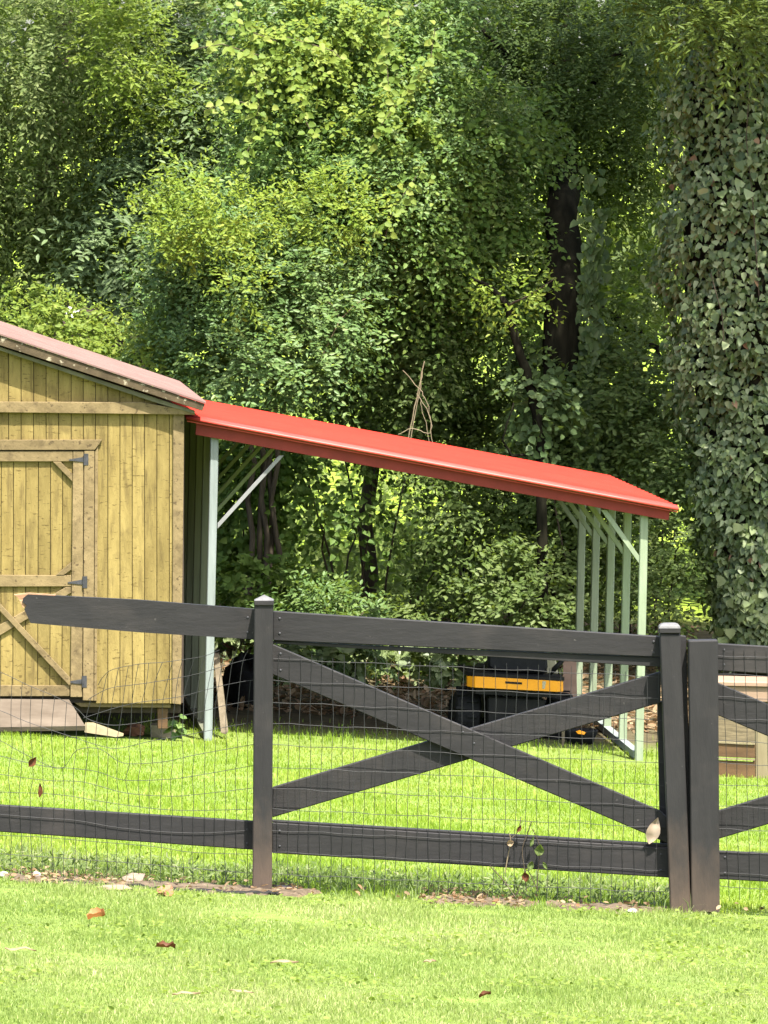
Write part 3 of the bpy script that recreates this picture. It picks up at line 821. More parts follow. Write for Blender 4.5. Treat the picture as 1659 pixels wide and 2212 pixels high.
# the largest leaves, one object each, sharing three meshes
lm = []
for k in range(3):
    o = leaves('ivy_leaf', np.zeros((1, 3)), np.array([[0, 0, -1.0]]), np.array([[0.1, -1.0, 0.2]]), 0.095, 0.088 + 0.008 * k, L['ivy'], None, 'heart', kind=None, rnd=np.array([0.3 + 0.3 * k]))
    lm.append(o.data)
    bpy.data.objects.remove(o)
P, A, N = ivy_arrays(230)
for k in range(230):
    if P[k][0] / P[k][1] * F + U0 > 1690:
        continue
    o = bpy.data.objects.new('ivy_leaf', lm[k % 3])
    COL.objects.link(o)
    o.parent = t
    o.location = Vector(P[k]) - world_loc(t) + Vector((N[k][0] * 0.04, -0.05, 0))
    o.rotation_euler = (random.gauss(-0.3, 0.3), random.gauss(0, 0.5), math.atan2(N[k][0], -N[k][1]) + random.gauss(0, 0.3))
for pts in ([(1622, 130), (1612, 300), (1625, 420), (1640, 640)], [(1535, 590), (1560, 680), (1565, 760)]):
    v_, f_ = tube_vf([at(a, b, 59.9) for a, b in pts], 0.004, 4)
    mesh('runner', v_, f_, M['bark2'], t)
crown('crown', t, [blob_px(1430, 60, 60, 40, 59.6, 0.25), blob_px(1560, 70, 90, 50, 59.6, 0.3), blob_px(1640, 50, 60, 60, 59.6, 0.3), blob_px(1500, 10, 120, 40, 59.8, 0.3)],
      210, 13, 0.38, 0.10, 0.28, L['olive'], droop=0.5, upbias=0.7)
crown('crown', t, [(5.2, 58.2, 8.8, 2.0, 1.8, 1.7), (3.9, 59.2, 7.4, 1.0, 1.0, 0.6), (4.6, 60.0, 10.8, 2.2, 2.0, 1.6)], 1000, 12, 0.45, 0.13, 0.5, L['dark'], front=0.5)  # unseen upper crown, placed to keep sun off the ivy

# --- deep wood behind everything, one mass
def wood(name, label, boxes, n, mat, lf, seed):
    P = []
    B = np.array(boxes, float)
    w = (B[:, 1] - B[:, 0]) * (B[:, 5] - B[:, 4])
    idx = rng.choice(len(B), n, p=w / w.sum())
    q = rng.random((n, 3))
    P = np.stack([B[idx, 0] + q[:, 0] * (B[idx, 1] - B[idx, 0]), B[idx, 2] + q[:, 1] * (B[idx, 3] - B[idx, 2]), B[idx, 4] + q[:, 2] * (B[idx, 5] - B[idx, 4])], 1)
    A = rng.normal(size=(n, 3)) + np.array([0, 0, -0.4])
    N = rng.normal(size=(n, 3)) * 0.5 + np.array([0, -0.4, 0.8])
    o = leaves(name, P, A, N, lf * (0.7 + 0.6 * rng.random(n)), lf * 0.5, mat, None, 'lance')
    tag(o, label, 'woodland', kind='stuff')
    return o
wood('woodland', 'dim leafy woodland behind the nearer trees', [(-6.5, -1.7, 66.2, 69.5, 2.6, 9.5), (1.2, 7, 66.2, 69.5, 2.6, 9.5), (-1.7, 1.2, 66.2, 68.5, 3.2, 6.8), (5.2, 13, 62.5, 68, 0.4, 9.5), (-14, -6.2, 62.5, 68, 0.4, 9.5), (-6.5, -1.6, 66.2, 69.5, 0.6, 2.6), (1.9, 7, 66.2, 69.5, 0.6, 2.6)], 44000, L['ash'], 0.21, 1)
wood('far_treeline', 'far sunlit trees beyond the meadow', [(-40, 40, 105, 112, 3, 22)], 26000, L['shade'], 0.7, 2)
P = np.stack([rng.uniform(-1.9, 1.7, 5200), rng.uniform(71.5, 80, 5200)], 1)
z = ground_z(P[:, 0], P[:, 1]) + rng.random(5200) ** 1.5 * 2.2
P2 = np.stack([rng.uniform(-1.9, 1.9, 3200), rng.uniform(63.5, 71.5, 3200)], 1)
z2 = ground_z(P2[:, 0], P2[:, 1]) + rng.random(3200) ** 1.3 * 0.55
o = leaves('shade_growth', np.column_stack([P2, z2]), rng.normal(size=(3200, 3)) + np.array([0, 0, 0.5]), rng.normal(size=(3200, 3)) * 0.4 + np.array([0, -0.5, 0.8]), 0.11, 0.06, L['meadow'], None, 'round')
tag(o, 'low shaded undergrowth behind the bank under the red roof', 'undergrowth', kind='stuff')
o = leaves('meadow_growth', np.column_stack([P, z]), rng.normal(size=(5200, 3)) + np.array([0, 0, 0.5]), rng.normal(size=(5200, 3)) * 0.4 + np.array([0, -0.5, 0.8]), 0.12, 0.06, L['meadow'], None, 'lance')
tag(o, 'sunlit yellow green growth seen through gaps under the red roof', 'undergrowth', kind='stuff')

# --- loose pale stems
def densify_(P3, k=5):
    out = []
    for i in range(len(P3) - 1):
        p0, p1, p2, p3_ = P3[max(i - 1, 0)], P3[i], P3[i + 1], P3[min(i + 2, len(P3) - 1)]
        for j in range(k):
            t_ = j / k
            out.append(0.5 * ((2 * p1) + (p2 - p0) * t_ + (2 * p0 - 5 * p1 + 4 * p2 - p3_) * t_ * t_ + (3 * p1 - p0 - 3 * p2 + p3_) * t_ ** 3)
                       + Vector((random.gauss(0, 0.006), 0, random.gauss(0, 0.004))))
    return out + [P3[-1]]
t = thing('dead_vine', at(895, 960, 60.3), 'tangle of bleached dead vine stems standing above the middle of the red roof', 'vine')
for pts, r in (([(878, 960), (900, 860), (917, 780)], 0.010), ([(884, 960), (905, 850), (912, 800)], 0.008), ([(934, 960), (925, 880), (905, 840), (870, 800)], 0.007),
               ([(860, 940), (890, 925), (930, 936), (925, 890), (900, 850)], 0.007), ([(928, 962), (915, 900), (908, 860)], 0.006)):
    p3 = [at(a, b, 60.3) for a, b in pts]
    v_, f_ = tube_vf(densify_(p3), r * 0.55, 5)
    mesh('stem', v_, f_, M['twig'], t)
t = thing('dead_branch', at(690, 790, 60.2), 'single pale leaning dead branch in front of the privet shrub', 'branch')
v_, f_ = tube_vf([at(686, 790, 60.2), at(715, 730, 60.2), at(735, 690, 60.2), at(770, 655, 60.2), at(800, 640, 60.3)], [0.006, 0.006, 0.005, 0.004, 0.002], 5)
mesh('stem', v_, f_, M['twig'], t)
v_, f_ = tube_vf([at(735, 690, 60.2), at(720, 660, 60.1), at(705, 650, 60.1)], [0.003, 0.002, 0.001], 5)
mesh('twig', v_, f_, M['twig'], t)

# ------------------------------------------------------------------ hut behind the shed
hx = thing('old_hut', gpt(200, 63.8), 'purple brown roof of an old hut showing above the sunny bush', 'hut')
A0, A1 = at(150, 668, 63.0), at(214, 674, 63.0)
B0, B1 = at(312, 740, 63.0), at(320, 765, 63.0)
bk = Vector((-0.1, 1.2, 0.05))
mesh('roof', *slab_vf([A0, A1, A1 + bk, A0 + bk], Vector((0, 0, -0.05))), M['hut'], hx)
mesh('roof', *slab_vf([A1 + Vector((0.02, 0, -0.06)), B0, B0 + bk * 0.7, A1 + bk * 0.7], Vector((0, 0, -0.05))), M['hut'], hx)
mesh('wall', *slab_vf([at(130, 676, 63.15), at(312, 744, 63.15), at(312, 1430, 63.15), at(130, 1430, 63.15)], Vector((0, 1.2, 0))), M['hut'], hx)
sh = mesh('plastic_sheet', [at(140, 668, 62.9), at(150, 662, 62.95), at(160, 666, 62.9), at(172, 670, 62.95), at(168, 677, 62.8), at(158, 690, 62.75), at(152, 680, 62.8), at(144, 682, 62.8)],
          [(0, 1, 6), (1, 2, 6), (2, 3, 4), (2, 4, 5), (2, 5, 6), (0, 6, 7)], M['plastic'])
tag(sh, 'crumpled white plastic scrap lying on the edge of the hut roof', 'plastic sheet')

# ------------------------------------------------------------------ SHED
OFF = -0.35                     # front wall plane relative to the lean-to front
shed = thing('storage_shed', on(100, 1580, OFF), 'yellow weathered wooden shed with a pink gable roof and a barn style door', 'shed')
def sq(u0, v0, u1, v1, off):
    return [on(u0, v0, off), on(u1, v0, off), on(u1, v1, off), on(u0, v1, off)]
def back(t):
    return DN * t
# planks above the gable trim and below it
gx = [v * 0.2847 for v in (-1180, -1086, -992, -898, -805, -711, -617, -523, -430, -336, -242, -149, -55, 65, 160, 255, 350, 445, 540, 632, 725, 818, 910, 1003, 1097, 1190, 1285)]
def rake_v(u):                  # lower edge of the rake trim above column u
    return 757 + (u - 0) * 0.332 if u > -105 else 757 - 105 * 0.332 - (u + 105) * 0.332
G = 0.6
for a, b in zip(gx, gx[1:]):
    jit = random.uniform(-0.004, 0.0)
    if a > -480 and b < 350:
        vt0, vt1 = rake_v(a + G), rake_v(b - G)
        if max(vt0, vt1) < 872:
            board('plank', [on(a + G, vt0 - 8, OFF + 0.012 + jit), on(b - G, vt1 - 8, OFF + 0.012 + jit), on(b - G, 884, OFF + 0.012 + jit), on(a + G, 884, OFF + 0.012 + jit)], back(0.018), M['plank'], shed, 0.002)
    # wall planks run down to the sill, or stop on the door head
    lo = 1520 if a > 200 else 962
    lo2 = lo if a > 200 else 962
    board('plank', [on(a + G, 884, OFF + jit), on(b - G, 884, OFF + jit), on(b - G, lo2 - 0.5, OFF + jit), on(a + G, lo2 - 0.5, OFF + jit)], back(0.02), M['plank'], shed, 0.002)
# planks in the left, out of frame part below door head height
for a, b in zip(gx[:9], gx[1:9]):
    board('plank', sq(a + G, 963, b - G, 1518, OFF), back(0.02), M['plank'], shed, 0.002)
board('plank', sq(1285 * 0.2847 + 0.6, 894, 374 + 8, 1520, OFF), back(0.02), M['plank'], shed, 0.002)
# backing wall, side walls, floor
wl = -605
eave_l = on(wl, 890, OFF)
hull = [on(wl, 892, OFF + 0.024), on(398, 892, OFF + 0.024), on(396, 1518, OFF + 0.024), on(wl, 1518, OFF + 0.024)]
gable = [on(wl, 889, OFF + 0.034), on(392, 889, OFF + 0.034), on(-105, 728, OFF + 0.034)]
mesh('wall', *slab_vf(hull, back(5.7)), M['under'], shed)
mesh('gable', *slab_vf(gable, back(5.6)), M['under'], shed)
# corner trim, horizontal trim
board('corner_trim', [on(374, 893, OFF - 0.02), on(398, 893, OFF - 0.02), on(391, 1522, OFF - 0.02), on(372, 1520, OFF - 0.02)], back(0.019), M['trim'], shed)
board('gable_trim', [on(-560, 866, OFF - 0.05), on(306, 869, OFF - 0.05), on(421, 889, OFF - 0.05), on(421, 896, OFF - 0.05), on(0, 891, OFF - 0.05), on(-560, 889, OFF - 0.05)], back(0.045), M['trim'], shed)
# rake trim and fascia (right slope and left slope)
board('rake_trim', [on(-105, 716, OFF - 0.06), on(0, 749, OFF - 0.06), on(421, 887, OFF - 0.06), on(421, 894, OFF - 0.06), on(340, 871, OFF - 0.06), on(0, 757, OFF - 0.06), on(-105, 724, OFF - 0.06)], back(0.05), M['soffit'], shed)
board('rake_trim', [on(-105, 716, OFF - 0.06), on(-105, 724, OFF - 0.06), on(-620, 894, OFF - 0.06), on(-620, 884, OFF - 0.06)], back(0.05), M['soffit'], shed)
board('fascia', [on(-105, 690, OFF - 0.12), on(0, 725, OFF - 0.12), on(443, 873, OFF - 0.12), on(437, 888, OFF - 0.12), on(0, 746, OFF - 0.12), on(-105, 712, OFF - 0.12)], back(0.08), M['fascia'], shed)
board('fascia', [on(-105, 690, OFF - 0.12), on(-105, 712, OFF - 0.12), on(-640, 888, OFF - 0.12), on(-645, 870, OFF - 0.12)], back(0.08), M['fascia'], shed)
# roof: ribbed metal, both slopes
def ribbed(name, p_top, p_bot, d0, d1, mat, parent, nrib, hgt, thick=0.012):
    n_ = (p_bot - p_top).cross(DN).normalized()
    if n_.z < 0:
        n_ = -n_
    prof = []
    w = (d1 - d0) / nrib
    for k in range(nrib):
        s = d0 + k * w
        prof += [(s, 0), (s + 0.34 * w, 0), (s + 0.37 * w, hgt), (s + 0.50 * w, hgt), (s + 0.56 * w, 0)]
    prof.append((d1, 0))
    v = []
    for s, h in prof:
        for p in (p_top, p_bot):
            v.append(p + DN * s + n_ * h)
    m = len(prof)
    for s, h in prof:
        for p in (p_top, p_bot):
            v.append(p + DN * s + n_ * (h - thick))
    f = []
    for i in range(m - 1):
        f.append((2 * i, 2 * i + 1, 2 * i + 3, 2 * i + 2))
        f.append((2 * m + 2 * i, 2 * m + 2 * i + 2, 2 * m + 2 * i + 3, 2 * m + 2 * i + 1))
        f.append((2 * i + 1, 2 * m + 2 * i + 1, 2 * m + 2 * i + 3, 2 * i + 3))
        f.append((2 * i, 2 * i + 2, 2 * m + 2 * i + 2, 2 * m + 2 * i))
    f.append((0, 2 * m, 2 * m + 1, 1))
    f.append((2 * m - 2, 2 * m - 1, 4 * m - 1, 4 * m - 2))
    return mesh(name, v, f, mat, parent)
pt, pr, pl = on(-105, 687, OFF - 0.13), on(445, 871, OFF - 0.13), on(-650, 869, OFF - 0.13)
up1 = Vector((0, 0, 0.006))
for k in range(6):
    ribbed('roof_panel', pt + up1, pr + up1, k * 0.78, k * 0.78 + 0.778, M['shed_roof'], shed, 4, 0.008)
    ribbed('roof_panel', pt + up1, pl + up1, k * 0.78, k * 0.78 + 0.778, M['shed_roof'], shed, 4, 0.008)
# door surround
board('door_head', [on(-420, 951, OFF - 0.035), on(221, 950, OFF - 0.035), on(205, 972, OFF - 0.035), on(-420, 973, OFF - 0.035)], back(0.034), M['trim'], shed)
board('door_jamb', [on(182, 973.5, OFF - 0.03), on(204, 973.5, OFF - 0.03), on(202, 1514, OFF - 0.03), on(179, 1513, OFF - 0.03)], back(0.03), M['trim'], shed)
board('door_jamb', [on(205, 975, OFF - 0.02), on(212, 962, OFF - 0.02), on(209, 1514, OFF - 0.02), on(203, 1514, OFF - 0.02)], back(0.02), M['trim'], shed)
# the door
door = bpy.data.objects.new('door', None)
COL.objects.link(door)
door.parent = shed
dloc = on(0, 1505, OFF)
door.location = dloc - world_loc(shed)
dg = [-188, -161, -134, -107, -80, -53, -26, 3, 29.5, 56, 83, 109.5, 135.5, 158]
for a, b in zip(dg, dg[1:]):
    board('plank', [on(a + G, 990, OFF - 0.002), on(b - G, 990, OFF - 0.002), on(b - G - 2, 1500, OFF - 0.002), on(a + G - 2, 1500, OFF - 0.002)], back(0.018), M['plank'], door, 0.002)
D1 = OFF - 0.026
board('rail', sq(-190, 974.5, 157, 997, D1), back(0.023), M['trim'], door)
board('rail', [on(-190, 1241, D1), on(154, 1243, D1), on(154, 1267, D1), on(-190, 1268, D1)], back(0.023), M['trim'], door)
board('rail', [on(-190, 1480, D1), on(150, 1481, D1), on(150, 1504, D1), on(-190, 1505, D1)], back(0.023), M['trim'], door)
board('stile', [on(158, 974.5, D1), on(180.5, 974.5, D1), on(177.5, 1506, D1), on(152, 1506, D1)], back(0.023), M['trim'], door)
board('stile', [on(-214, 974.5, D1), on(-191, 974.5, D1), on(-191, 1506, D1), on(-214, 1506, D1)], back(0.023), M['trim'], door)
D2 = OFF - 0.03
board('corner_brace', [on(114, 997.5, D2), on(131, 997.5, D2), on(156.5, 1024, D2), on(156.5, 1041, D2)], back(0.026), M['trim'], door)
board('corner_brace', [on(-190, 1024, D2), on(-165, 997.5, D2), on(-148, 997.5, D2), on(-190, 1041, D2)], back(0.026), M['trim'], door)
board('corner_brace', [on(121, 1242.5, D2), on(154, 1214, D2), on(154, 1231, D2), on(138, 1242.5, D2)], back(0.026), M['trim'], door)
board('corner_brace', [on(-190, 1214, D2), on(-157, 1242.5, D2), on(-174, 1242.5, D2), on(-190, 1231, D2)], back(0.026), M['trim'], door)
board('cross_brace', [on(-190, 1470, D2 + 0.004), on(-178, 1480, D2 + 0.004), on(153, 1281, D2 + 0.004), on(153, 1268.5, D2 + 0.004), on(142, 1268.5, D2 + 0.004), on(-190, 1458, D2 + 0.004)], back(0.022), M['trim'], door)
board('cross_brace', [on(-48, 1268.5, D2 - 0.012), on(-33, 1268.5, D2 - 0.012), on(152, 1464, D2 - 0.012), on(152, 1480, D2 - 0.012), on(148, 1480, D2 - 0.012)], back(0.016), M['trim'], door)
def hinge(v, lean):
    mb = MB()
    mb.slab([on(182 - lean, v - 12, D1 - 0.007), on(191 - lean, v - 12, D1 - 0.007), on(191 - lean, v + 13, D1 - 0.007), on(182 - lean, v + 13, D1 - 0.007)], back(0.006))
    mb.slab([on(149 - lean, v + 0.5, D1 - 0.006), on(181.5 - lean, v - 5, D1 - 0.006), on(181.5 - lean, v + 6, D1 - 0.006), on(149 - lean, v + 3, D1 - 0.006)], back(0.005))
    mb.tube([on(182 - lean, v - 12, D1 - 0.01), on(182 - lean, v + 13, D1 - 0.01)], 0.006, 8)
    return mb.build('hinge', M['hinge'], door)
hinge(992, 0); hinge(1257, 2.5); hinge(1472, 3.5)
# sill, supports
board('sill', [on(151, 1512, OFF + 0.03), on(369, 1521, OFF + 0.03), on(369, 1529, OFF + 0.03), on(174, 1527, OFF + 0.03)], back(0.04), M['trim'], shed)
board('skid', [on(-600, 1520, OFF + 0.1), on(390, 1522, OFF + 0.1), on(390, 1540, OFF + 0.1), on(-600, 1540, OFF + 0.1)], back(0.1), M['under'], shed)
for a in (340, 60, -250, -560):
    board('support_post', [on(a, 1530, OFF + 0.06), on(a + 23, 1530, OFF + 0.06), on(a + 22, 1574, OFF + 0.06), on(a + 1, 1574, OFF + 0.06)], back(0.09), M['brownwood'], shed)
    board('support_post', [on(a, 1530, OFF + 4.6), on(a + 23, 1530, OFF + 4.6), on(a + 22, 1580, OFF + 4.6), on(a + 1, 1580, OFF + 4.6)], back(0.09), M['brownwood'], shed)

rmp = thing('ramp', on(60, 1572, -0.9), 'grey brown plywood ramp sloping down from the shed door', 'ramp')
e = [on(-200, 1508, OFF - 0.05), on(149, 1511, OFF - 0.05)]
g0, g1 = on(-200, 1574, -0.75), on(184, 1568, -0.75)
mesh('deck', *slab_vf([e[0], e[1], g1, g0], Vector((0, 0.012, -0.035))), M['ramp'], rmp)
mesh('joist', *slab_vf([e[1] + Vector((-0.03, 0.03, -0.05)), g1 + Vector((-0.03, 0.1, 0.0)), g1 + Vector((-0.03, 0.3, -0.03))], Vector((-0.05, 0, 0))), M['under'], rmp)
pk = mesh('board', *slab_vf([on(183, 1566, -0.7), on(200, 1566, -0.7), on(266, 1590, -0.75), on(250, 1592, -0.75), on(183, 1582, -0.72)], Vector((0, 0.12, 0.01))), M['palewood'])
tag(pk, 'pale loose board lying in the grass beside the shed ramp', 'board')

def rock(name, label, cat, u, v, w, h, mat, seed, dep=None, D=None, boxy=False, group=None):
    r_ = random.Random(seed)
    c = on_ground(u, v)
    s = c.y / F
    bm = bmesh.new()
    if boxy:
        bmesh.ops.create_cube(bm, size=2.0)
        bmesh.ops.subdivide_edges(bm, edges=list(bm.edges), cuts=2, use_grid_fill=True)
        nz = 0.05
    else:
        bmesh.ops.create_icosphere(bm, subdivisions=2, radius=1.0)
        nz = 0.16
    for q in bm.verts:
        q.co *= 1 + r_.gauss(0, nz)
    me = bpy.data.meshes.new(name)
    for q in bm.verts:
        q.co = Vector((q.co.x * w * s / 2, q.co.y * (dep or w * s / 2), (q.co.z + 0.72) * h * s / 1.72))
    bm.to_mesh(me)
    bm.free()
    me.materials.append(mat)
    o = bpy.data.objects.new(name, me)
    o.location = c
    o.rotation_euler = (0, 0, r_.uniform(-0.2, 0.2))
    COL.objects.link(o)
    return tag(o, label, cat, group)
rock('stone', 'reddish pointed stone beneath the shed sill', 'stone', 290, 1590, 46, 28, M['redstone'], 3, 0.1)
rock('stone_block', 'square mossy block under the right corner of the shed', 'block', 352, 1592, 50, 28, M['block'], 4, 0.1, boxy=True)
t = thing('weed_plant', on_ground(385, 1592), 'small broad leaved green weed at the shed corner', 'weed')
v_, f_ = tube_vf([on_ground(385, 1592), at(382, 1575, 53.6), at(378, 1560, 53.6)], 0.004, 4)
mesh('stem', v_, f_, M['bark2'], t)
n = 16
P = np.array([tuple(at(u, v, 53.5)) for u, v in zip(rng.uniform(368, 402, n), rng.uniform(1548, 1586, n))])
leaves('leaves', P, rng.normal(size=(n, 3)) * 0.6 + np.array([0, -0.3, -0.2]), rng.normal(size=(n, 3)) * 0.3 + np.array([0, -0.6, 0.8]), 0.075, 0.07, L['privet'], t, 'heart')

# ------------------------------------------------------------------ LEAN-TO CARPORT
cp = thing('carport', on(920, 1628, 0), 'open lean to carport with a bright red metal roof on pale green posts', 'carport')
LIP = -0.12
a0, a1 = on(402, 902, LIP), on(1465, 1099, LIP)
DEPTH = 5.1
dv = (a1 - a0)
rn = dv.cross(DN).normalized()
if rn.z < 0: rn = -rn
for k in range(6):
    ribbed('roof_panel', a0 + rn * 0.010, a1 + rn * 0.010, k * 0.85 + 0.04, k * 0.85 + 0.888, M['red'], cp, 3, 0.013)
# rounded edge trim along the near edge
tr = []
for t_ in np.linspace(0, 1, 9):
    tr.append(a0.lerp(a1, t_) + rn * 0.002)
mb = MB()
for i, (r_, s, h) in enumerate(((0.013, 0.0, -0.004),)):
    mb.tube([p + DN * s + rn * h for p in tr], r_, 10)
mb.slab([a0 + rn * 0.004, a1 + rn * 0.004, a1 + rn * 0.026 + DN * 0.07, a0 + rn * 0.026 + DN * 0.07], rn * -0.006 + DN * 0.004)
mb.build('edge_trim', M['redtrim'], cp, True)
FO = -0.045
board('fascia', [on(424, 914, FO), on(1447, 1103, FO), on(1444, 1124, FO), on(422, 939, FO)], back(0.02), M['redmatte'], cp, 0.002)
board('edge_trim', [on(404, 908, LIP + 0.03), on(1464, 1105, LIP + 0.03), on(1464, 1107, LIP + 0.03), on(404, 911, LIP + 0.03)], back(0.06), M['redtrim'], cp, 0)
# eave board at the low right end
ev = a1 - dv.normalized() * 0.06
mesh('eave_board', *slab_vf([ev + rn * -0.014 + DN * 0.08, ev + rn * -0.014 + DN * DEPTH, ev + Vector((0, 0, -0.07)) + DN * DEPTH, ev + Vector((0, 0, -0.07)) + DN * 0.08], AX * -0.02), M['redmatte'], cp)
# purlins beneath
for fr in (0.08, 0.30, 0.5, 0.70, 0.93):
    p = a0.lerp(a1, fr) - rn * 0.014 + DN * 0.2
    mesh('purlin', *slab_vf([p - dv.normalized() * 0.03, p + dv.normalized() * 0.03, p + dv.normalized() * 0.03 - rn * 0.028, p - dv.normalized() * 0.03 - rn * 0.028], DN * (DEPTH - 0.25)), M['post_shaded'], cp)
DEP = [0.0, 1.18, 2.36, 3.54, 4.7]
def zfoot(p):
    return float(ground_z(p.x, p.y)) - 0.05
for k, dd in enumerate(DEP):
    for sidek in (0, 1):
        if sidek == 0:
            q = [on(455.5, 946, 0), on(473, 948, 0), on(458, 1606, 0), on(440, 1606, 0)]
            mt = M['post_lit'] if k == 0 else M['post_shaded']
        else:
            q = [on(1384, 1110, 0), on(1401, 1113, 0), on(1389, 1652, 0), on(1371.5, 1652, 0)]
            mt = M['post']
        q = [p + DN * dd for p in q]
        for i in (2, 3):
            q[i] = q[i] + Vector((0, 0, zfoot(q[i]) - q[i].z))
        # reach the roof
        for i in (0, 1):
            tt = (q[i] - a0).dot(AX) / dv.dot(AX)
            q[i] = Vector((q[i].x, q[i].y, (a0 + dv * tt).z - 0.045))
        board('post', q, back(0.062), mt, cp, 0.006)
    # rafter under the roof along the slope
    r0, r1 = a0.lerp(a1, 0.045) - rn * 0.052, a0.lerp(a1, 0.945) - rn * 0.052
    if k > 0:
        r0, r1 = r0 + DN * (dd - LIP), r1 + DN * (dd - LIP)
        mesh('rafter', *slab_vf([r0, r1, r1 - rn * 0.05, r0 - rn * 0.05], back(0.06)), M['post_shaded'], cp)
    # knee braces
    o2 = dd + 0.015
    lb = [on(470, 1131, 0.0), on(603, 984, 0.0), on(614, 984, 0.0), on(470, 1143, 0.0)]
    rb = [on(1387, 1209, 0.0), on(1387, 1226, 0.0), on(1298, 1101, 0.0), on(1311, 1101, 0.0)]
    board('brace', [p + DN * o2 for p in lb], back(0.035), M['brace'] if k == 0 else M['post'], cp, 0.002)
    board('brace', [p + DN * o2 for p in (rb[3], rb[0], rb[1], rb[2])], back(0.035), M['post'], cp, 0.002)
# ground skids
for uu, vv, mt in ((1380, 1648, M['post_lit']), (449, 1602, M['post_shaded'])):
    p = on(uu, vv, 0)
    p0 = Vector((p.x, p.y, zfoot(p) + 0.06)) + DN * 0.1
    p1 = p0 + DN * 5.2
    p1.z = zfoot(p1) + 0.06
    mesh('skid', *slab_vf([p0 - AX * 0.03, p0 + AX * 0.03, p1 + AX * 0.03, p1 - AX * 0.03], Vector((0, 0, 0.055))), mt, cp)

# things under and around it
lp = thing('leaning_post', on(484, 1588, 0.35), 'grey weathered timber leaning beside the white carport post', 'post')
board('timber', [on(461, 1413, 0.75), on(473, 1412, 0.75), on(493, 1580, 0.3), on(488, 1587, 0.3), on(477, 1583, 0.3)], Vector((0.0, 0.07, 0.005)), M['oldwood'], lp, 0.003)
# black mound standing in for a shaded hollow
def heap(name, label, cat, u, v, w, h, D, mat, seed):
    r_ = random.Random(seed)
    c = gpt(u, D)
    s = D / F
    nu, nv = 22, 10
    V, Fc = [], []
    for j in range(nv + 1):
        ph = math.pi / 2 * j / nv
        for i in range(nu):
            th = 2 * math.pi * i / nu
            k = 1 + 0.10 * math.sin(3 * th + seed) * math.cos(2 * ph) + r_.gauss(0, 0.04)
            V.append(c + Vector((math.cos(th) * math.cos(ph) ** 0.6 * w * s / 2 * k, math.sin(th) * math.cos(ph) ** 0.6 * 0.5 * k, math.sin(ph) ** 0.8 * h * s * k - 0.03)))
    for j in range(nv):
        for i in range(nu):
            Fc.append((j * nu + i, j * nu + (i + 1) % nu, (j + 1) * nu + (i + 1) % nu, (j + 1) * nu + i))
    o = mesh(name, V, Fc, mat, None, True)
    return tag(o, label, cat)
heap('hollow_mound', 'low black mound standing in for the shaded hollow behind the leaning grey timber', 'hollow', 528, 1570, 100, 108, 57.6, M['hollow'], 5)

# ------------------------------------------------------------------ riding mower, seen from behind
MD = 55.5
mw = thing('riding_mower', gpt(1110, MD), 'black riding mower with an orange yellow rear band parked under the red roof', 'mower')
MX = Vector((1, YAW, -0.055)).normalized()
def mp(u, v, dd=0.0):
    return at(u, v, MD) + DN * dd + Vector((0, (u - 1110) / F * MD * YAW, 0))
def tyre(u0, u1, vtop, vbot, dd):
    c = mp((u0 + u1) / 2, (vtop + vbot) / 2, dd)
    w = (u1 - u0) / F * MD
    r_ = (vbot - vtop) / F * MD / 2
    tw = bpy.data.objects.new('wheel', None)
    COL.objects.link(tw)
    tw.parent = mw
    tw.location = c - world_loc(mw)
    prof = [(-w / 2, r_ * 0.55), (-w / 2, r_ * 0.80), (-w * 0.42, r_ * 0.95), (-w * 0.2, r_), (w * 0.2, r_), (w * 0.42, r_ * 0.95), (w / 2, r_ * 0.80), (w / 2, r_ * 0.55)]
    mb = MB()
    mb.add(*lathe_vf(c, MX, prof, 26))
    for k in range(22):                                   # tread lugs
        a_ = 2 * math.pi * k / 22
        rad = Vector((0, math.cos(a_), math.sin(a_)))
        tg = Vector((0, -math.sin(a_), math.cos(a_)))
        pc = c + rad * (r_ + 0.004) + MX * (w * 0.2 * (1 if k % 2 else -1))
        mb.slab([pc - MX * w * 0.2 - tg * 0.012, pc + MX * w * 0.2 - tg * 0.012, pc + MX * w * 0.2 + tg * 0.012, pc - MX * w * 0.2 + tg * 0.012], rad * 0.012)
    mb.build('tyre', M['rubber'], tw, False)
    mesh('rim', *lathe_vf(c, MX, [(-w * 0.44, r_ * 0.5), (-w * 0.30, r_ * 0.54), (w * 0.30, r_ * 0.54), (w * 0.44, r_ * 0.5)], 20), M['yellow'], tw, True)
tyre(984, 1040, 1490, 1600, 0.2)
tyre(1186, 1243, 1500, 1611, 0.2)
tyre(1000, 1030, 1535, 1600, 1.35)
tyre(1195, 1225, 1545, 1611, 1.35)
# rear body band with rounded ends
def band(v0l, v1l, v0r, v1r, u0, u1, d0, mat, name, thick=0.5, rr=0.10, dv_=0.0):
    pts = []
    n_ = 14
    for i in range(n_ + 1):
        t_ = i / n_
        u = u0 + (u1 - u0) * t_
        e_ = max(0, abs(t_ - 0.5) * 2 - 0.82) / 0.18
        dd = d0 + rr * (1 - math.sqrt(max(0, 1 - e_ * e_)))
        pts.append((u, v0l + (v0r - v0l) * t_ + e_ * dv_, v1l + (v1r - v1l) * t_, dd))
    V, Fc = [], []
    for u, a_, b_, dd in pts:
        p0, p1 = mp(u, a_, dd), mp(u, b_, dd)
        V += [p0, p1, p1 + DN * thick, p0 + DN * thick]
    for i in range(n_):
        for k in range(4):
            k2 = (k + 1) % 4
            Fc.append((4 * i + k, 4 * i + k2, 4 * i + 4 + k2, 4 * i + 4 + k))
    Fc.append((0, 1, 2, 3))
    Fc.append((4 * n_ + 3, 4 * n_ + 2, 4 * n_ + 1, 4 * n_))
    return mesh(name, V, Fc, mat, mw)
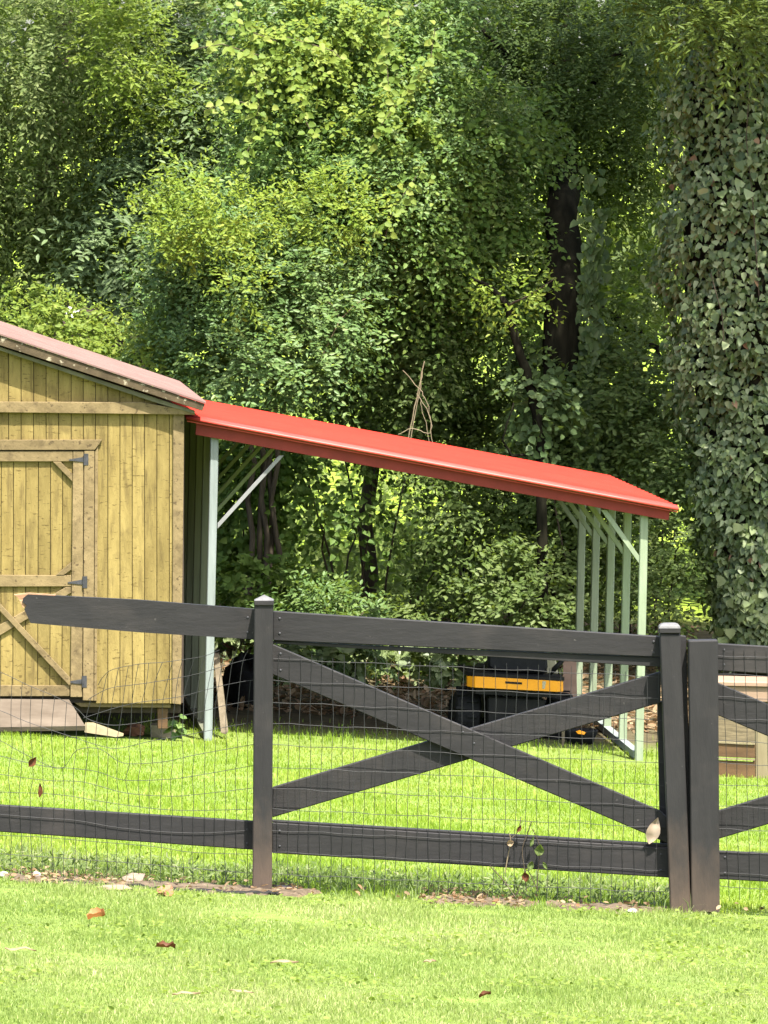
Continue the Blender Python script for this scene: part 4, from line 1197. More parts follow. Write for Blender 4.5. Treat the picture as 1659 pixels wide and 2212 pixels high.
band(1455, 1479, 1468, 1491, 1006, 1213, -0.22, M['yellow'], 'rear_band', 0.10, 0.08, 2)
band(1447, 1455, 1462, 1468, 1003, 1216, -0.20, M['darkmetal'], 'fender', 0.75, 0.08)
band(1479, 1494, 1491, 1505, 1010, 1210, -0.16, M['darkmetal'], 'bumper', 0.10, 0.08)
mesh('badge', *slab_vf([mp(1086, 1467, -0.2235), mp(1122, 1469.5, -0.2235), mp(1122, 1474, -0.2235), mp(1086, 1471.5, -0.2235)], DN * 0.003), M['darkmetal'], mw)
mesh('reflector', *slab_vf([mp(1166, 1467, -0.2232), mp(1174, 1467.5, -0.2232), mp(1171, 1484, -0.2232), mp(1166, 1483, -0.2232)], DN * 0.003), M['tan'] if 'tan' in M else M['cream'], mw)
# chassis, engine block, deck, hood
mb = MB()
mb.box(mp(1113, 1535, 0.35), 0.46, 0.9, 0.22, MX)
mb.box(mp(1113, 1540, 1.2), 0.36, 1.0, 0.16, MX)
mb.build('chassis', M['darkmetal'], mw, bevel=0.01)
mesh('mower_deck', *lathe_vf(mp(1125, 1600, 0.75), (0, 0, 1), [(0.0, 0.50), (0.09, 0.50), (0.12, 0.44), (0.12, 0.1)], 24), M['darkmetal'], mw)
mb = MB()
mb.box(mp(1113, 1500, 1.35), 0.42, 0.75, 0.24, MX)
mb.build('hood', M['darkmetal'], mw, bevel=0.05)
# seat
sv = []
mb = MB()
v_, f_ = slab_vf([mp(1062, 1384, 0.02), mp(1172, 1388, 0.02), mp(1182, 1402, 0.02), mp(1184, 1447, 0.0), mp(1176, 1455, 0.0), mp(1066, 1449, 0.0), mp(1054, 1440, 0.0), mp(1054, 1396, 0.02)], DN * 0.10)
seat_o = mesh('seat', v_, f_, M['vinyl'], mw, bevel=0.02)
mb.box(mp(1118, 1447, 0.25), 0.46, 0.42, 0.07, MX)
mb.build('seat_cushion', M['vinyl'], mw, bevel=0.02)
# steering wheel beyond
mb = MB()
c = mp(1117, 1420, 0.85)
ring = [c + (MX * math.cos(a_) + Vector((0, 0.5, 0.86)).cross(MX).normalized() * math.sin(a_)) * 0.16 for a_ in np.linspace(0, 2 * math.pi, 21)]
mb.tube(ring, 0.012, 6)
mb.tube([c, c + Vector((0, 0.35, -0.25))], 0.015, 6)
mb.build('steering_wheel', M['vinyl'], mw, True)
lv = mesh('lever', *tube_vf([mp(1190, 1458, 0.0), mp(1196, 1446, -0.03), mp(1214, 1426, -0.06)], [0.006, 0.022, 0.017], 8), M['vinyl'], mw, True)
v_, f_ = slab_vf([mp(1184, 1424, 0.25), mp(1207, 1424, 0.25), mp(1213, 1462, 0.25), mp(1186, 1462, 0.25)], DN * 0.12)
mesh('side_cover', v_, f_, M['cream'], mw, bevel=0.01)
ply = mesh('plywood_sheet', *slab_vf([at(1216, 1425, 57.2), at(1245, 1427, 57.2), at(1248, 1565, 56.8), at(1217, 1565, 56.8)], Vector((0, 0.015, 0.003))), M['pinkwood'])
tag(ply, 'narrow grey pink plywood offcut standing beside the mower', 'plywood')
stk = mesh('stake', *slab_vf([at(1213, 1560, 54.9), at(1221, 1560, 54.9), at(1219, 1612, 54.9), at(1214, 1612, 54.9)], Vector((0, 0.02, 0))), M['oldwood'])
tag(stk, 'short pale wooden stake in the grass behind the mower wheel', 'stake')
tub = thing('garden_tub', gpt(1255, 55.2), 'low black rubber tub with an orange cloth beside the carport skid', 'tub')
c = gpt(1255, 55.3)
mesh('bowl', *lathe_vf(c, (0, 0, 1), [(0.0, 0.10), (0.10, 0.14), (0.115, 0.14), (0.10, 0.125), (0.03, 0.09)], 20), M['rubber'], tub, True)
oc = mesh('cloth', [at(1244, 1580, 55.15), at(1252, 1577, 55.15), at(1265, 1582, 55.15), at(1262, 1587, 55.12), at(1248, 1585, 55.12), at(1254, 1579, 55.3)], [(0, 1, 4), (1, 2, 3), (1, 3, 4), (0, 5, 1), (1, 5, 2)], M['yellow'])
tag(oc, 'orange cloth scrap lying on the black tub', 'cloth')

# ------------------------------------------------------------------ table and crate at the far right
TD = 51.5
tb_ = thing('garden_table', gpt(1600, TD), 'wooden garden table with a pinkish board edge behind the right fence panel', 'table')
for k in range(4):
    y_ = TD + k * 0.155
    board('top_plank', [at(1512, 1472 , TD) + Vector((0, k * 0.155, 0)), at(1800, 1478, TD) + Vector((0, k * 0.155, 0)), at(1800, 1478, TD) + Vector((0, k * 0.155 + 0.15, 0)), at(1512, 1472, TD) + Vector((0, k * 0.155 + 0.15, 0))], Vector((0, 0, -0.03)), M['pinkwood'], tb_, 0.003)
board('apron', [at(1515, 1481.5, TD + 0.02), at(1798, 1487, TD + 0.02), at(1798, 1520, TD + 0.02), at(1515, 1513, TD + 0.02)], Vector((0, 0.03, 0)), M['pinkwood'], tb_, 0.003)
for uu in (1520, 1640, 1770):
    for dy in (0.05, 0.5):
        p = [at(uu - 8, 1517, TD + dy), at(uu + 24, 1517, TD + dy), at(uu + 24, 1690, TD + dy), at(uu - 8, 1690, TD + dy)]
        for i in (2, 3):
            p[i].z = float(ground_z(p[i].x, p[i].y)) - 0.03
        board('leg', p, Vector((0, 0.08, 0)), M['palewood'], tb_, 0.004)
cr = thing('wooden_crate', gpt(1590, TD + 0.05), 'open brown wooden crate of wide boards under the garden table', 'crate')
for (v0, v1) in ((1606, 1634), (1642, 1684)):
    board('board', [at(1545, v0, TD + 0.0), at(1631, v0 + 4, TD + 0.0), at(1631, v1 + 4, TD + 0.0), at(1545, v1, TD + 0.0)], Vector((0, 0.02, 0)), M['brownwood'], cr, 0.002)
    board('board', [at(1545, v0, TD + 0.4), at(1631, v0 + 4, TD + 0.4), at(1631, v1 + 4, TD + 0.4), at(1545, v1, TD + 0.4)], Vector((0, 0.02, 0)), M['brownwood'], cr, 0.002)
    for uu in (1545, 1627):
        board('board', [at(uu, v0, TD + 0.02), at(uu, v0, TD + 0.4), at(uu, v1, TD + 0.4), at(uu, v1, TD + 0.02)], Vector((0.015, 0, 0)), M['brownwood'], cr, 0.001)
board('ledge', [at(1545, 1637, TD - 0.012), at(1631, 1640, TD - 0.012), at(1631, 1643, TD - 0.012), at(1545, 1640, TD - 0.012)], Vector((0, 0.03, 0)), M['palewood'], cr, 0)
board('ledge', [at(1545, 1601, TD - 0.012), at(1631, 1606, TD - 0.012), at(1631, 1609, TD - 0.012), at(1545, 1604, TD - 0.012)], Vector((0, 0.03, 0)), M['palewood'], cr, 0)

# ------------------------------------------------------------------ BLACK FENCE
YF = 32.0
PY0, PY1 = YF - 0.105, YF - 0.017          # posts
WY = YF - 0.012                            # wire
RY = YF - 0.008                            # front of rails
def fq(pts, y):
    return [at(u, v, y) for u, v in pts]
fy = Vector((0, 1, 0))
fence = thing('board_fence', on_ground(566, 1930), 'broken left section of the black board fence ending in a snapped rail', 'fence')
gate = thing('fence_gate', on_ground(1000, 1950), 'black gate panel with X braces and sagging wire between the capped posts', 'gate')
fence2 = thing('braced_fence', on_ground(1620, 1965), 'black X braced fence panel right of the wide flat topped post', 'fence')
# posts are things that could be pulled out of the ground one by one
post1 = thing('fence_post', on_ground(566, 1930), 'slim black fence post with pyramid cap left of the X braces', 'post')
post2 = thing('fence_post', on_ground(1470, 1972), 'leaning black fence post with pale rounded cap right of the X braces', 'post')
post3 = thing('fence_post', on_ground(1524, 1962), 'wide flat topped black post at the right', 'post')
def fpost(root, q, y0, y1, name='shaft'):
    return board(name, fq(q, y0), fy * (y1 - y0), M['mud'], root, 0.005)
fpost(post1, [(549, 1302), (590, 1303), (587, 1940), (545, 1940)], PY0, PY1)
fpost(post2, [(1425, 1368), (1470, 1370), (1493, 1985), (1449, 1985)], PY0, PY1)
fpost(post3, [(1487, 1384), (1551, 1383), (1555, 1972), (1494, 1972)], PY0 - 0.01, PY1)
def cap(root, cu, v_base, half, mat, dome=False, vtop=0):
    y0, y1 = PY0 - 0.008, PY1 + 0.004
    a_, b_ = at(cu - half, v_base, y0), at(cu + half, v_base, y0)
    ym = (y0 + y1) / 2
    mb = MB()
    lowq = [a_, b_, b_ + fy * (y1 - y0), a_ + fy * (y1 - y0)]
    hgt = (v_base - vtop) / F * YF
    mb.slab([p - Vector((0, 0, 0.022)) for p in lowq], Vector((0, 0, 0.022)))
    mb.build('cap_base', M['black'], root, bevel=0.003)
    mb = MB()
    c_ = (lowq[0] + lowq[1] + lowq[2] + lowq[3]) / 4
    if dome:
        rings = []
        V, Fc = [], []
        for j in range(5):
            k = math.cos(j / 4 * math.pi / 2) ** 0.7 if j < 4 else 0.06
            for p in lowq:
                V.append(c_ + (p - c_) * k * 1.02 + Vector((0, 0, 0.001 + hgt * math.sin(j / 4 * math.pi / 2))))
        for j in range(4):
            for i in range(4):
                Fc.append((4 * j + i, 4 * j + (i + 1) % 4, 4 * j + 4 + (i + 1) % 4, 4 * j + 4 + i))
        Fc += [(3, 2, 1, 0), (16, 17, 18, 19)]
        mb.add(V, Fc)
    else:
        V = [p + Vector((0, 0, 0.001)) for p in lowq] + [c_ + Vector((0, 0, hgt))]
        mb.add(V, [(0, 1, 4), (1, 2, 4), (2, 3, 4), (3, 0, 4), (3, 2, 1, 0)])
    mb.build('cap', mat, root)
cap(post1, 570, 1298, 21, M['cap'], False, 1286)
cap(post2, 1447, 1358, 23, M['cap'], True, 1347)

# left section
board('rail', fq([(60, 1284), (300, 1296), (549, 1316), (549, 1381), (300, 1366), (66, 1346), (52, 1316), (57, 1308), (48, 1300), (50, 1292)], RY), fy * 0.038, M['black'], fence, 0)
# splintered end
v_, f_ = slab_vf(fq([(30, 1284.5), (62, 1281), (120, 1285), (119, 1287.5), (64, 1287), (49, 1296), (58, 1308), (50, 1313), (43, 1299), (39, 1291)], RY + 0.006), fy * 0.028)
mesh('broken_end', v_, f_, M['raw'], fence)
board('rail', fq([(-620, 1698), (0, 1739), (549, 1774), (549, 1836), (0, 1797), (-620, 1758)], RY), fy * 0.038, M['black'], fence, 0.004)
board('cleat', fq([(480, 1322), (548, 1327), (548, 1352), (480, 1347)], RY + 0.038), fy * 0.03, M['black'], fence, 0.003)
# gate
board('rail', fq([(590, 1320), (1428, 1375), (1428, 1420), (590, 1384)], RY), fy * 0.038, M['black'], gate, 0.004)
board('rail', fq([(590, 1384), (800, 1395), (1428, 1420.5), (1428, 1441), (590, 1390)], RY + 0.014), fy * 0.03, M['black'], gate, 0.002)
board('rail', fq([(588, 1777), (1444, 1831), (1446, 1896), (588, 1843)], RY), fy * 0.038, M['black'], gate, 0.004)
board('rail_cap', fq([(588, 1772), (1444, 1824), (1444, 1830), (588, 1776)], RY + 0.012), fy * 0.05, M['black'], gate, 0.002)
board('cross_brace', fq([(588, 1391), (1427, 1752), (1443, 1768), (1443, 1822), (588, 1457)], RY - 0.001), fy * 0.036, M['black'], gate, 0.004)
board('cross_brace', fq([(588, 1701), (1427, 1451), (1427, 1518), (588, 1766)], RY + 0.037), fy * 0.036, M['black'], gate, 0.004)
board('stile', fq([(1420, 1515), (1448, 1515), (1448, 1826), (1426, 1826)], RY + 0.075), fy * 0.04, M['black'], gate, 0.003)
board('stile', fq([(1464, 1372), (1482, 1374), (1498, 1960), (1482, 1960)], PY1 - 0.03), fy * 0.03, M['black'], gate, 0.003)
# right section
board('rail', fq([(1548, 1390), (2440, 1441), (2440, 1504), (1548, 1449)], RY), fy * 0.038, M['black'], fence2, 0.004)
board('rail', fq([(1550, 1838), (2440, 1885), (2440, 1950), (1550, 1899)], RY), fy * 0.038, M['black'], fence2, 0.004)
board('cross_brace', fq([(1548, 1474), (2440, 1855), (2440, 1881), (2340, 1877), (1548, 1544)], RY + 0.001), fy * 0.036, M['black'], fence2, 0.004)
board('cross_brace', fq([(1550, 1752), (2380, 1500), (2440, 1505), (2440, 1548), (1550, 1813)], RY + 0.037), fy * 0.036, M['black'], fence2, 0.004)

def nails(parent, pts, y):
    for u, v in pts:
        mesh('nail', *lathe_vf(at(u, v, y - 0.003), (0, 1, 0), [(0.0, 0.0035), (0.0015, 0.0055), (0.004, 0.0055)], 8), M['hinge'], parent)
nails(fence, [(535, 1334), (535, 1366), (534, 1792), (534, 1822)], RY)
nails(gate, [(604, 1336), (604, 1368), (1412, 1386), (1412, 1410), (604, 1795), (604, 1828), (1428, 1846), (1428, 1880), (1000, 1582), (1024, 1606), (606, 1412), (606, 1448)], RY - 0.001)
nails(fence2, [(1564, 1404), (1564, 1436), (1566, 1852), (1566, 1886)], RY)
# ------------------------------------------------------------------ welded wire on the fence
WR = 0.0013
def wire(parent, name, pts, r_=WR):
    v, f = tube_vf([at(u, v_, WY - 0.002) for u, v_ in pts], r_, 4)
    return mesh(name, v, f, M['wire'], parent)
def wob(u, k):
    return 1.3 * math.sin(u * 0.037 + k * 2.1) + 0.8 * math.sin(u * 0.093 + k)
rows0 = [1423, 1471, 1517, 1563, 1609, 1657, 1703, 1748, 1794, 1841, 1888]
wm = thing('wire_mesh', on_ground(1000, 1950), 'welded wire mesh stretched across the X braced gate', 'wire mesh')
def rowv(v0, u):
    return v0 + (u - 592) * 0.047
for k, v0 in enumerate(rows0):
    wire(wm, 'horizontal_wire', [(u, rowv(v0, u) + wob(u, k)) for u in np.linspace(586, 1440, 24)])
for k in range(36):
    u0 = 600 + k * 23.4
    if u0 > 1440: break
    pts = []
    top = rowv(1423, u0) - (8 if k % 3 else 14)
    for j, v in enumerate(np.linspace(top, rowv(1935 - random.uniform(0, 12), u0), 14)):
        pts.append((u0 + 1.5 * math.sin(v * 0.021 + k * 1.3) + 0.8 * math.sin(v * 0.05 + k) - 0.012 * (v - 1650), v))
    wire(wm, 'vertical_wire', pts)
wm2 = thing('wire_mesh', on_ground(1620, 1965), 'welded wire mesh on the fence panel at the right edge', 'wire mesh')
for k, v0 in enumerate([1416, 1456, 1505, 1590 - 38, 1600, 1648, 1694, 1741, 1790, 1837, 1886, 1915]):
    wire(wm2, 'horizontal_wire', [(u, v0 + (u - 1553) * 0.047 + wob(u, k)) for u in np.linspace(1549, 2440, 30)])
for k in range(37):
    u0 = 1568 + k * 23
    wire(wm2, 'vertical_wire', [(u0 + 1.5 * math.sin(v * 0.02 + k) + 0.02 * (v - 1650), v) for v in np.linspace(1400 + k * 1.2, 1945, 12)])
wm3 = thing('wire_mesh', on_ground(300, 1920), 'crumpled sagging wire mesh hanging on the broken left fence section', 'wire mesh')
def z7(p):
    return [(x * 0.4166, 1497.6 + y * 0.4166) for x, y in p]
LR = [
    [(474, 1404), (442, 1417), (394, 1425), (350, 1431), (305, 1434), (244, 1446), (222, 1463), (212, 1480)],
    [(549, 1422), (509, 1431), (444, 1451), (392, 1463), (340, 1472), (300, 1478), (240, 1486), (205, 1502), (190, 1512)],
    [(549, 1469), (526, 1472), (481, 1481), (442, 1491), (394, 1504), (340, 1512), (290, 1519), (240, 1532), (180, 1551)],
    [(549, 1513), (490, 1523), (444, 1535), (388, 1547), (330, 1556), (280, 1564), (235, 1566), (190, 1553), (165, 1530), (120, 1505), (60, 1480), (0, 1452), (-60, 1440)],
    [(549, 1560), (491, 1570), (442, 1580), (402, 1588), (330, 1600), (260, 1616), (220, 1612), (150, 1590), (60, 1560), (0, 1535), (-60, 1520)],
    z7([(1318, 264), (1000, 322), (850, 355), (640, 362), (520, 290), (400, 295), (330, 385), (250, 375), (100, 300), (0, 245), (-150, 190)]),
    z7([(1318, 374), (1000, 430), (850, 447), (640, 450), (500, 405), (320, 385), (240, 380), (100, 350), (0, 325), (-150, 300)]),
    z7([(1318, 490), (1000, 527), (850, 533), (640, 515), (430, 460), (240, 452), (0, 420), (-150, 400)]),
    z7([(1318, 600), (1000, 608), (800, 598), (550, 565), (300, 525), (0, 512), (-150, 500)]),
    z7([(1318, 708), (1000, 725), (640, 700), (400, 660), (200, 645), (0, 628), (-150, 615)]),
    z7([(1318, 835), (1000, 825), (800, 795), (500, 770), (200, 745), (0, 737), (-150, 730)]),
    z7([(1318, 935), (800, 890), (400, 860), (0, 832), (-150, 820)]),
]
def interp(row, u):
    r_ = sorted(row)
    return float(np.interp(u, [p[0] for p in r_], [p[1] for p in r_]))
def densify(pts, k=4):
    out = []
    n_ = len(pts)
    P = np.array(pts, float)
    for i in range(n_ - 1):
        p0, p1, p2, p3 = P[max(i - 1, 0)], P[i], P[i + 1], P[min(i + 2, n_ - 1)]
        for j in range(k):
            t_ = j / k
            q = 0.5 * ((2 * p1) + (p2 - p0) * t_ + (2 * p0 - 5 * p1 + 4 * p2 - p3) * t_ * t_ + (3 * p1 - p0 - 3 * p2 + p3) * t_ ** 3)
            out.append((q[0], q[1]))
    out.append(tuple(P[-1]))
    return out
for k, row in enumerate(LR):
    wire(wm3, 'horizontal_wire', densify(row))
shift = [24, 15, 7, 3, 0, 2, 0, 0, 0, 0, 0, 0]
for k in range(28):
    u0 = 534 - k * 23.3
    pts = []
    for j, row in enumerate(LR):
        lo = min(p[0] for p in row)
        u = u0 + shift[j] + random.gauss(0, 1.2) + (2.5 * math.sin(j * 1.1 + k) if u0 < 330 else 0)
        if j < 5 and (u < lo or (j < 3 and u > 548)):
            continue
        pts.append((u, interp(row, u)))
    pts.append((u0 - 1, pts[-1][1] + 40))
    if len(pts) > 2:
        wire(wm3, 'vertical_wire', densify(pts, 3))

# ------------------------------------------------------------------ dead leaves caught on the wire, dead vine on the bottom rail
def leaf_thing(name, label, cat, pos, size, wid, mat, axis, nrm, curl=0.25, group=None):
    """one curled leaf of 2 x 6 facets with a midrib crease"""
    axis = Vector(axis).normalized()
    side = axis.cross(Vector(nrm)).normalized()
    nn = side.cross(axis)
    V, Fc = [], []
    prof = [0.05, 0.6, 0.95, 1.0, 0.8, 0.45, 0.04]
    for i, w_ in enumerate(prof):
        t_ = i / 6
        c_ = Vector(pos) + axis * size * t_ + nn * (math.sin(t_ * math.pi) * curl * size * 0.10 + random.gauss(0, 0.035 * size))
        for s in (-1, -0.5, 0, 0.5, 1):
            V.append(c_ + side * (s * w_ * wid / 2) + nn * (abs(s) ** 1.5 * wid * curl * (0.6 + 0.5 * random.random())))
    for i in range(6):
        for s in range(4):
            a_ = i * 5 + s
            Fc.append((a_, a_ + 1, a_ + 6, a_ + 5))
    o = mesh(name, V, Fc, mat, None, True)
    att = o.data.attributes.new('rnd', 'FLOAT', 'FACE')
    att.data.foreach_set('value', [random.random() * 0.8 for _ in Fc])
    return tag(o, label, cat, group)
leaf_thing('dead_leaf', 'large pale tan dead leaf caught on the wire beside the leaning post', 'leaf', at(1401, 1822, WY - 0.012), 0.13, 0.064, L['pale'], (0.35, -0.1, 1), (0.1, -1, 0.1))
leaf_thing('dead_leaf', 'curled red brown dead leaf caught on the sagging wire above the lower left rail', 'leaf', at(62, 1655, WY - 0.01), 0.055, 0.035, L['brown'], (0.6, 0, 0.8), (0.3, -1, 0.1), 0.5)
leaf_thing('dead_leaf', 'small grey brown leaf hanging just above the lower left rail', 'leaf', at(84, 1722, WY - 0.01), 0.065, 0.025, L['brown'], (0.05, 0, 1), (0.5, -1, 0.1), 0.5)
dvn = thing('withered_vine', on_ground(1125, 1955), 'withered vine with crumpled pale leaves draped over the lower gate rail', 'vine')
for pts, r_ in (([(1137, 1925), (1133, 1880), (1128, 1835), (1140, 1800), (1148, 1775)], 0.0022), ([(1118, 1945), (1090, 1905), (1058, 1870)], 0.0022), ([(1115, 1935), (1128, 1900), (1140, 1880), (1162, 1925)], 0.002),
                ([(1091, 1885), (1097, 1850), (1103, 1820), (1100, 1800)], 0.0025), ([(1103, 1812), (1120, 1795), (1125, 1765)], 0.002), ([(1160, 1925), (1163, 1870), (1166, 1830), (1150, 1790)], 0.002)):
    v_, f_ = tube_vf([at(a_, b_, WY - 0.02) for a_, b_ in densify(pts, 3)], r_, 4)
    mesh('stem', v_, f_, M['twig'] if pts[0][0] == 1091 else M['bark2'], dvn)
def vleaf(u, v, size, wid, mat, ax, nr):
    o = leaf_thing('leaf', None, None, at(u, v, WY - 0.026), size, wid, mat, ax, nr, 0.5)
    base = o.location.copy()
    o.parent = dvn
    o.location = base - world_loc(dvn)
vleaf(1161, 1848, 0.055, 0.045, L['weed'], (0.2, 0, 1), (0.2, -1, 0.2))
vleaf(1095, 1824, 0.035, 0.03, L['tan'], (0.9, 0, 0.3), (0.2, -1, 0.2))
vleaf(1144, 1828, 0.05, 0.02, L['weed'], (0.3, 0, 1), (0.6, -1, 0.2))
vleaf(1116, 1796, 0.035, 0.022, L['brown'], (0.6, 0, 1), (0.6, -1, 0.2))
vleaf(1150, 1860, 0.05, 0.03, L['weed'], (-0.4, 0, -1), (0.1, -1, 0.2))
vleaf(1172, 1862, 0.04, 0.018, L['weed'], (0.6, 0, -1), (0.1, -1, 0.2))
vleaf(1132, 1884, 0.045, 0.035, L['brown'], (0.2, 0, -1), (0.1, -1, 0.2))

# ------------------------------------------------------------------ fence foot: stones, edging, litter
rock('stone', 'round tan field stone at the fence foot', 'stone', 286, 1912, 50, 26, M['stone'], 11, 0.05)
rock('stone', 'long flat tan stone lying in front of the round one', 'stone', 246, 1924, 80, 13, M['stone'], 12, 0.06)
rock('stone', 'rusty brown stone near the black edging strip', 'stone', 357, 1936, 38, 24, M['redstone'], 13, 0.05)
rock('stone', 'white pebble at the far left of the fence foot', 'stone', 8, 1896, 30, 13, M['whitestone'], 14, 0.04)
rock('stone', 'white pointed pebble left of the weeds', 'stone', 79, 1902, 20, 18, M['whitestone'], 15, 0.03)
rock('stone', 'small white pebble beside the edging strip', 'stone', 411, 1918, 26, 10, M['whitestone'], 16, 0.03)
rock('stone', 'pale brick fragment right of the capped post foot', 'stone', 618, 1926, 42, 11, M['stone'], 17, 0.05, boxy=True)
rock('stone', 'small pale stone right of the leaf mould', 'stone', 1365, 1972, 22, 10, M['whitestone'], 18, 0.03)
edg = thing('edging_strip', on_ground(450, 1926), 'half buried black edging strip along the fence foot', 'edging')
pts = [on_ground(u, v) + Vector((0, 0, 0.012)) for u, v in ((95, 1908), (200, 1913), (330, 1921), (378, 1925), (470, 1929), (545, 1932), (600, 1934))]
pts = [p + Vector((0, random.gauss(0, 0.008), -0.008 + random.gauss(0, 0.004))) for p in densify_(pts)]
v_, f_ = tube_vf(pts, 0.012, 6)
mesh('strip', v_, f_, M['darkmetal'], edg, True)

def scatter(n, box, dens=None):
    """n random points in picture columns u and distances Y"""
    u0, u1, y0, y1 = box
    u = rng.uniform(u0, u1, n)
    y = rng.uniform(y0, y1, n)
    x = (u - U0) / F * y
    return x, y

def patchy_(x, y):
    u = x / y * F + U0
    p = np.zeros(len(u))
    for a, b in ((40, 650), (930, 1130), (1205, 1400)):
        p = np.maximum(p, smooth(a - 40, a + 30, u) * (1 - smooth(b - 30, b + 40, u)))
    return p

# strip of bare soil under the fence
us = np.linspace(-160, 1500, 120)
V, Fc = [], []
for i, u in enumerate(us):
    x_ = (u - U0) / F * 32
    pv_ = float(patchy_(np.array([x_]), np.array([32.0]))[0])
    w_ = (0.30 + 0.12 * math.sin(i * 0.9) + 0.08 * math.sin(i * 2.3)) * max(0.02, pv_) + 0.01
    for j, t_ in enumerate((-1, -0.6, 0, 0.6, 1)):
        y_ = 31.98 + t_ * w_
        V.append(Vector((x_, y_, float(ground_z(x_, y_)) + (0.022 - 0.026 * t_ * t_) + random.gauss(0, 0.004))))
for i in range(len(us) - 1):
    if patchy_(np.array([us[i] - U0]) / F * 32, np.array([32.0]))[0] < 0.03:
        continue
    for j in range(4):
        Fc.append((i * 5 + j, i * 5 + 5 + j, i * 5 + 6 + j, i * 5 + 1 + j))
so_ = mesh('soil_strip', V, Fc, surf('red brown bare soil', (0.065, 0.048, 0.030), (0.16, 0.12, 0.08), 14, rough=0.95, spec=0.1, bump=0.8, spots=(0.26, 0.19, 0.13), spot_scale=30), None, True)
so_['kind'] = 'structure'

# dry leaf litter at the fence foot and under the trees
def litter(name, label, pts, n, size):
    x, y = pts
    z = ground_z(x, y) + 0.012 + 0.02 * rng.random(len(x))
    P = np.column_stack([x, y, z])
    m = len(P)
    A = rng.normal(size=(m, 3)) * np.array([1, 1, 0.25])
    N = rng.normal(size=(m, 3)) * 0.35 + np.array([0, 0, 1])
    o = leaves(name, P, A, N, size * (0.6 + 0.7 * rng.random(m)), size * 0.55, L['litter'], None, 'oval', fold=0.25, droop=-0.1)
    tag(o, label, 'leaf litter', kind='stuff')
x, y = scatter(2600, (-80, 1700, 31.5, 32.6))
keep = rng.random(2600) < np.clip(0.25 + 0.75 * (0.5 + 0.5 * np.sin(x * 3.1 + 1.0)) - (np.abs(y - 32) > 0.3) * 0.4, 0, 1) * (0.08 + 0.92 * patchy_(x, y))
litter('leaf_litter', 'scattered dry leaves along the fence foot', (x[keep], y[keep]), 0, 0.034)
x, y = scatter(4200, (300, 1500, 56.6, 63.5))
litter('leaf_litter', 'brown fallen leaves on the bank behind the carport', (x, y), 0, 0.09)

# loose leaves on the lawn
def lawn_leaf(label, u, v, size, wid, mat, ax, curl=0.4):
    p = on_ground(u, v) + Vector((0, 0, 0.03))
    leaf_thing('fallen_leaf', label, 'leaf', p, size, wid, mat, ax, (0, -0.3, 0.95), curl)
lawn_leaf('orange brown curled leaf lying on the lawn at the left', 190, 2003, 0.075, 0.06, L['orange'], (0.9, 0.1, 0.25), 0.5)
lawn_leaf('dark brown leaf lying on the lawn left of centre', 337, 2062, 0.075, 0.035, L['brown'], (1, 0.1, -0.1), 0.6)
lawn_leaf('long pale tan leaf on the lawn below the capped post', 583, 2098, 0.11, 0.022, L['tan'], (1, 0.1, 0.02), 0.3)
lawn_leaf('small pale leaf on the lawn below the middle of the gate', 915, 2096, 0.05, 0.022, L['tan'], (1, 0.1, 0.05), 0.3)
lawn_leaf('pale narrow leaf at the bottom edge of the lawn left of the blade like one', 372, 2168, 0.10, 0.02, L['tan'], (1, 0.1, 0.04), 0.3)
lawn_leaf('whitish blade like leaf at the bottom edge of the lawn', 495, 2160, 0.09, 0.018, L['tan'], (1, -0.1, -0.1), 0.3)
lawn_leaf('tiny dark curled leaf at the bottom edge right of centre', 1035, 2172, 0.045, 0.02, L['brown'], (1, 0.1, 0.2), 0.7)
lawn_leaf('faint tan leaf on the lawn at the left edge', 10, 2070, 0.12, 0.02, L['tan'], (1, 0.1, 0.0), 0.3)

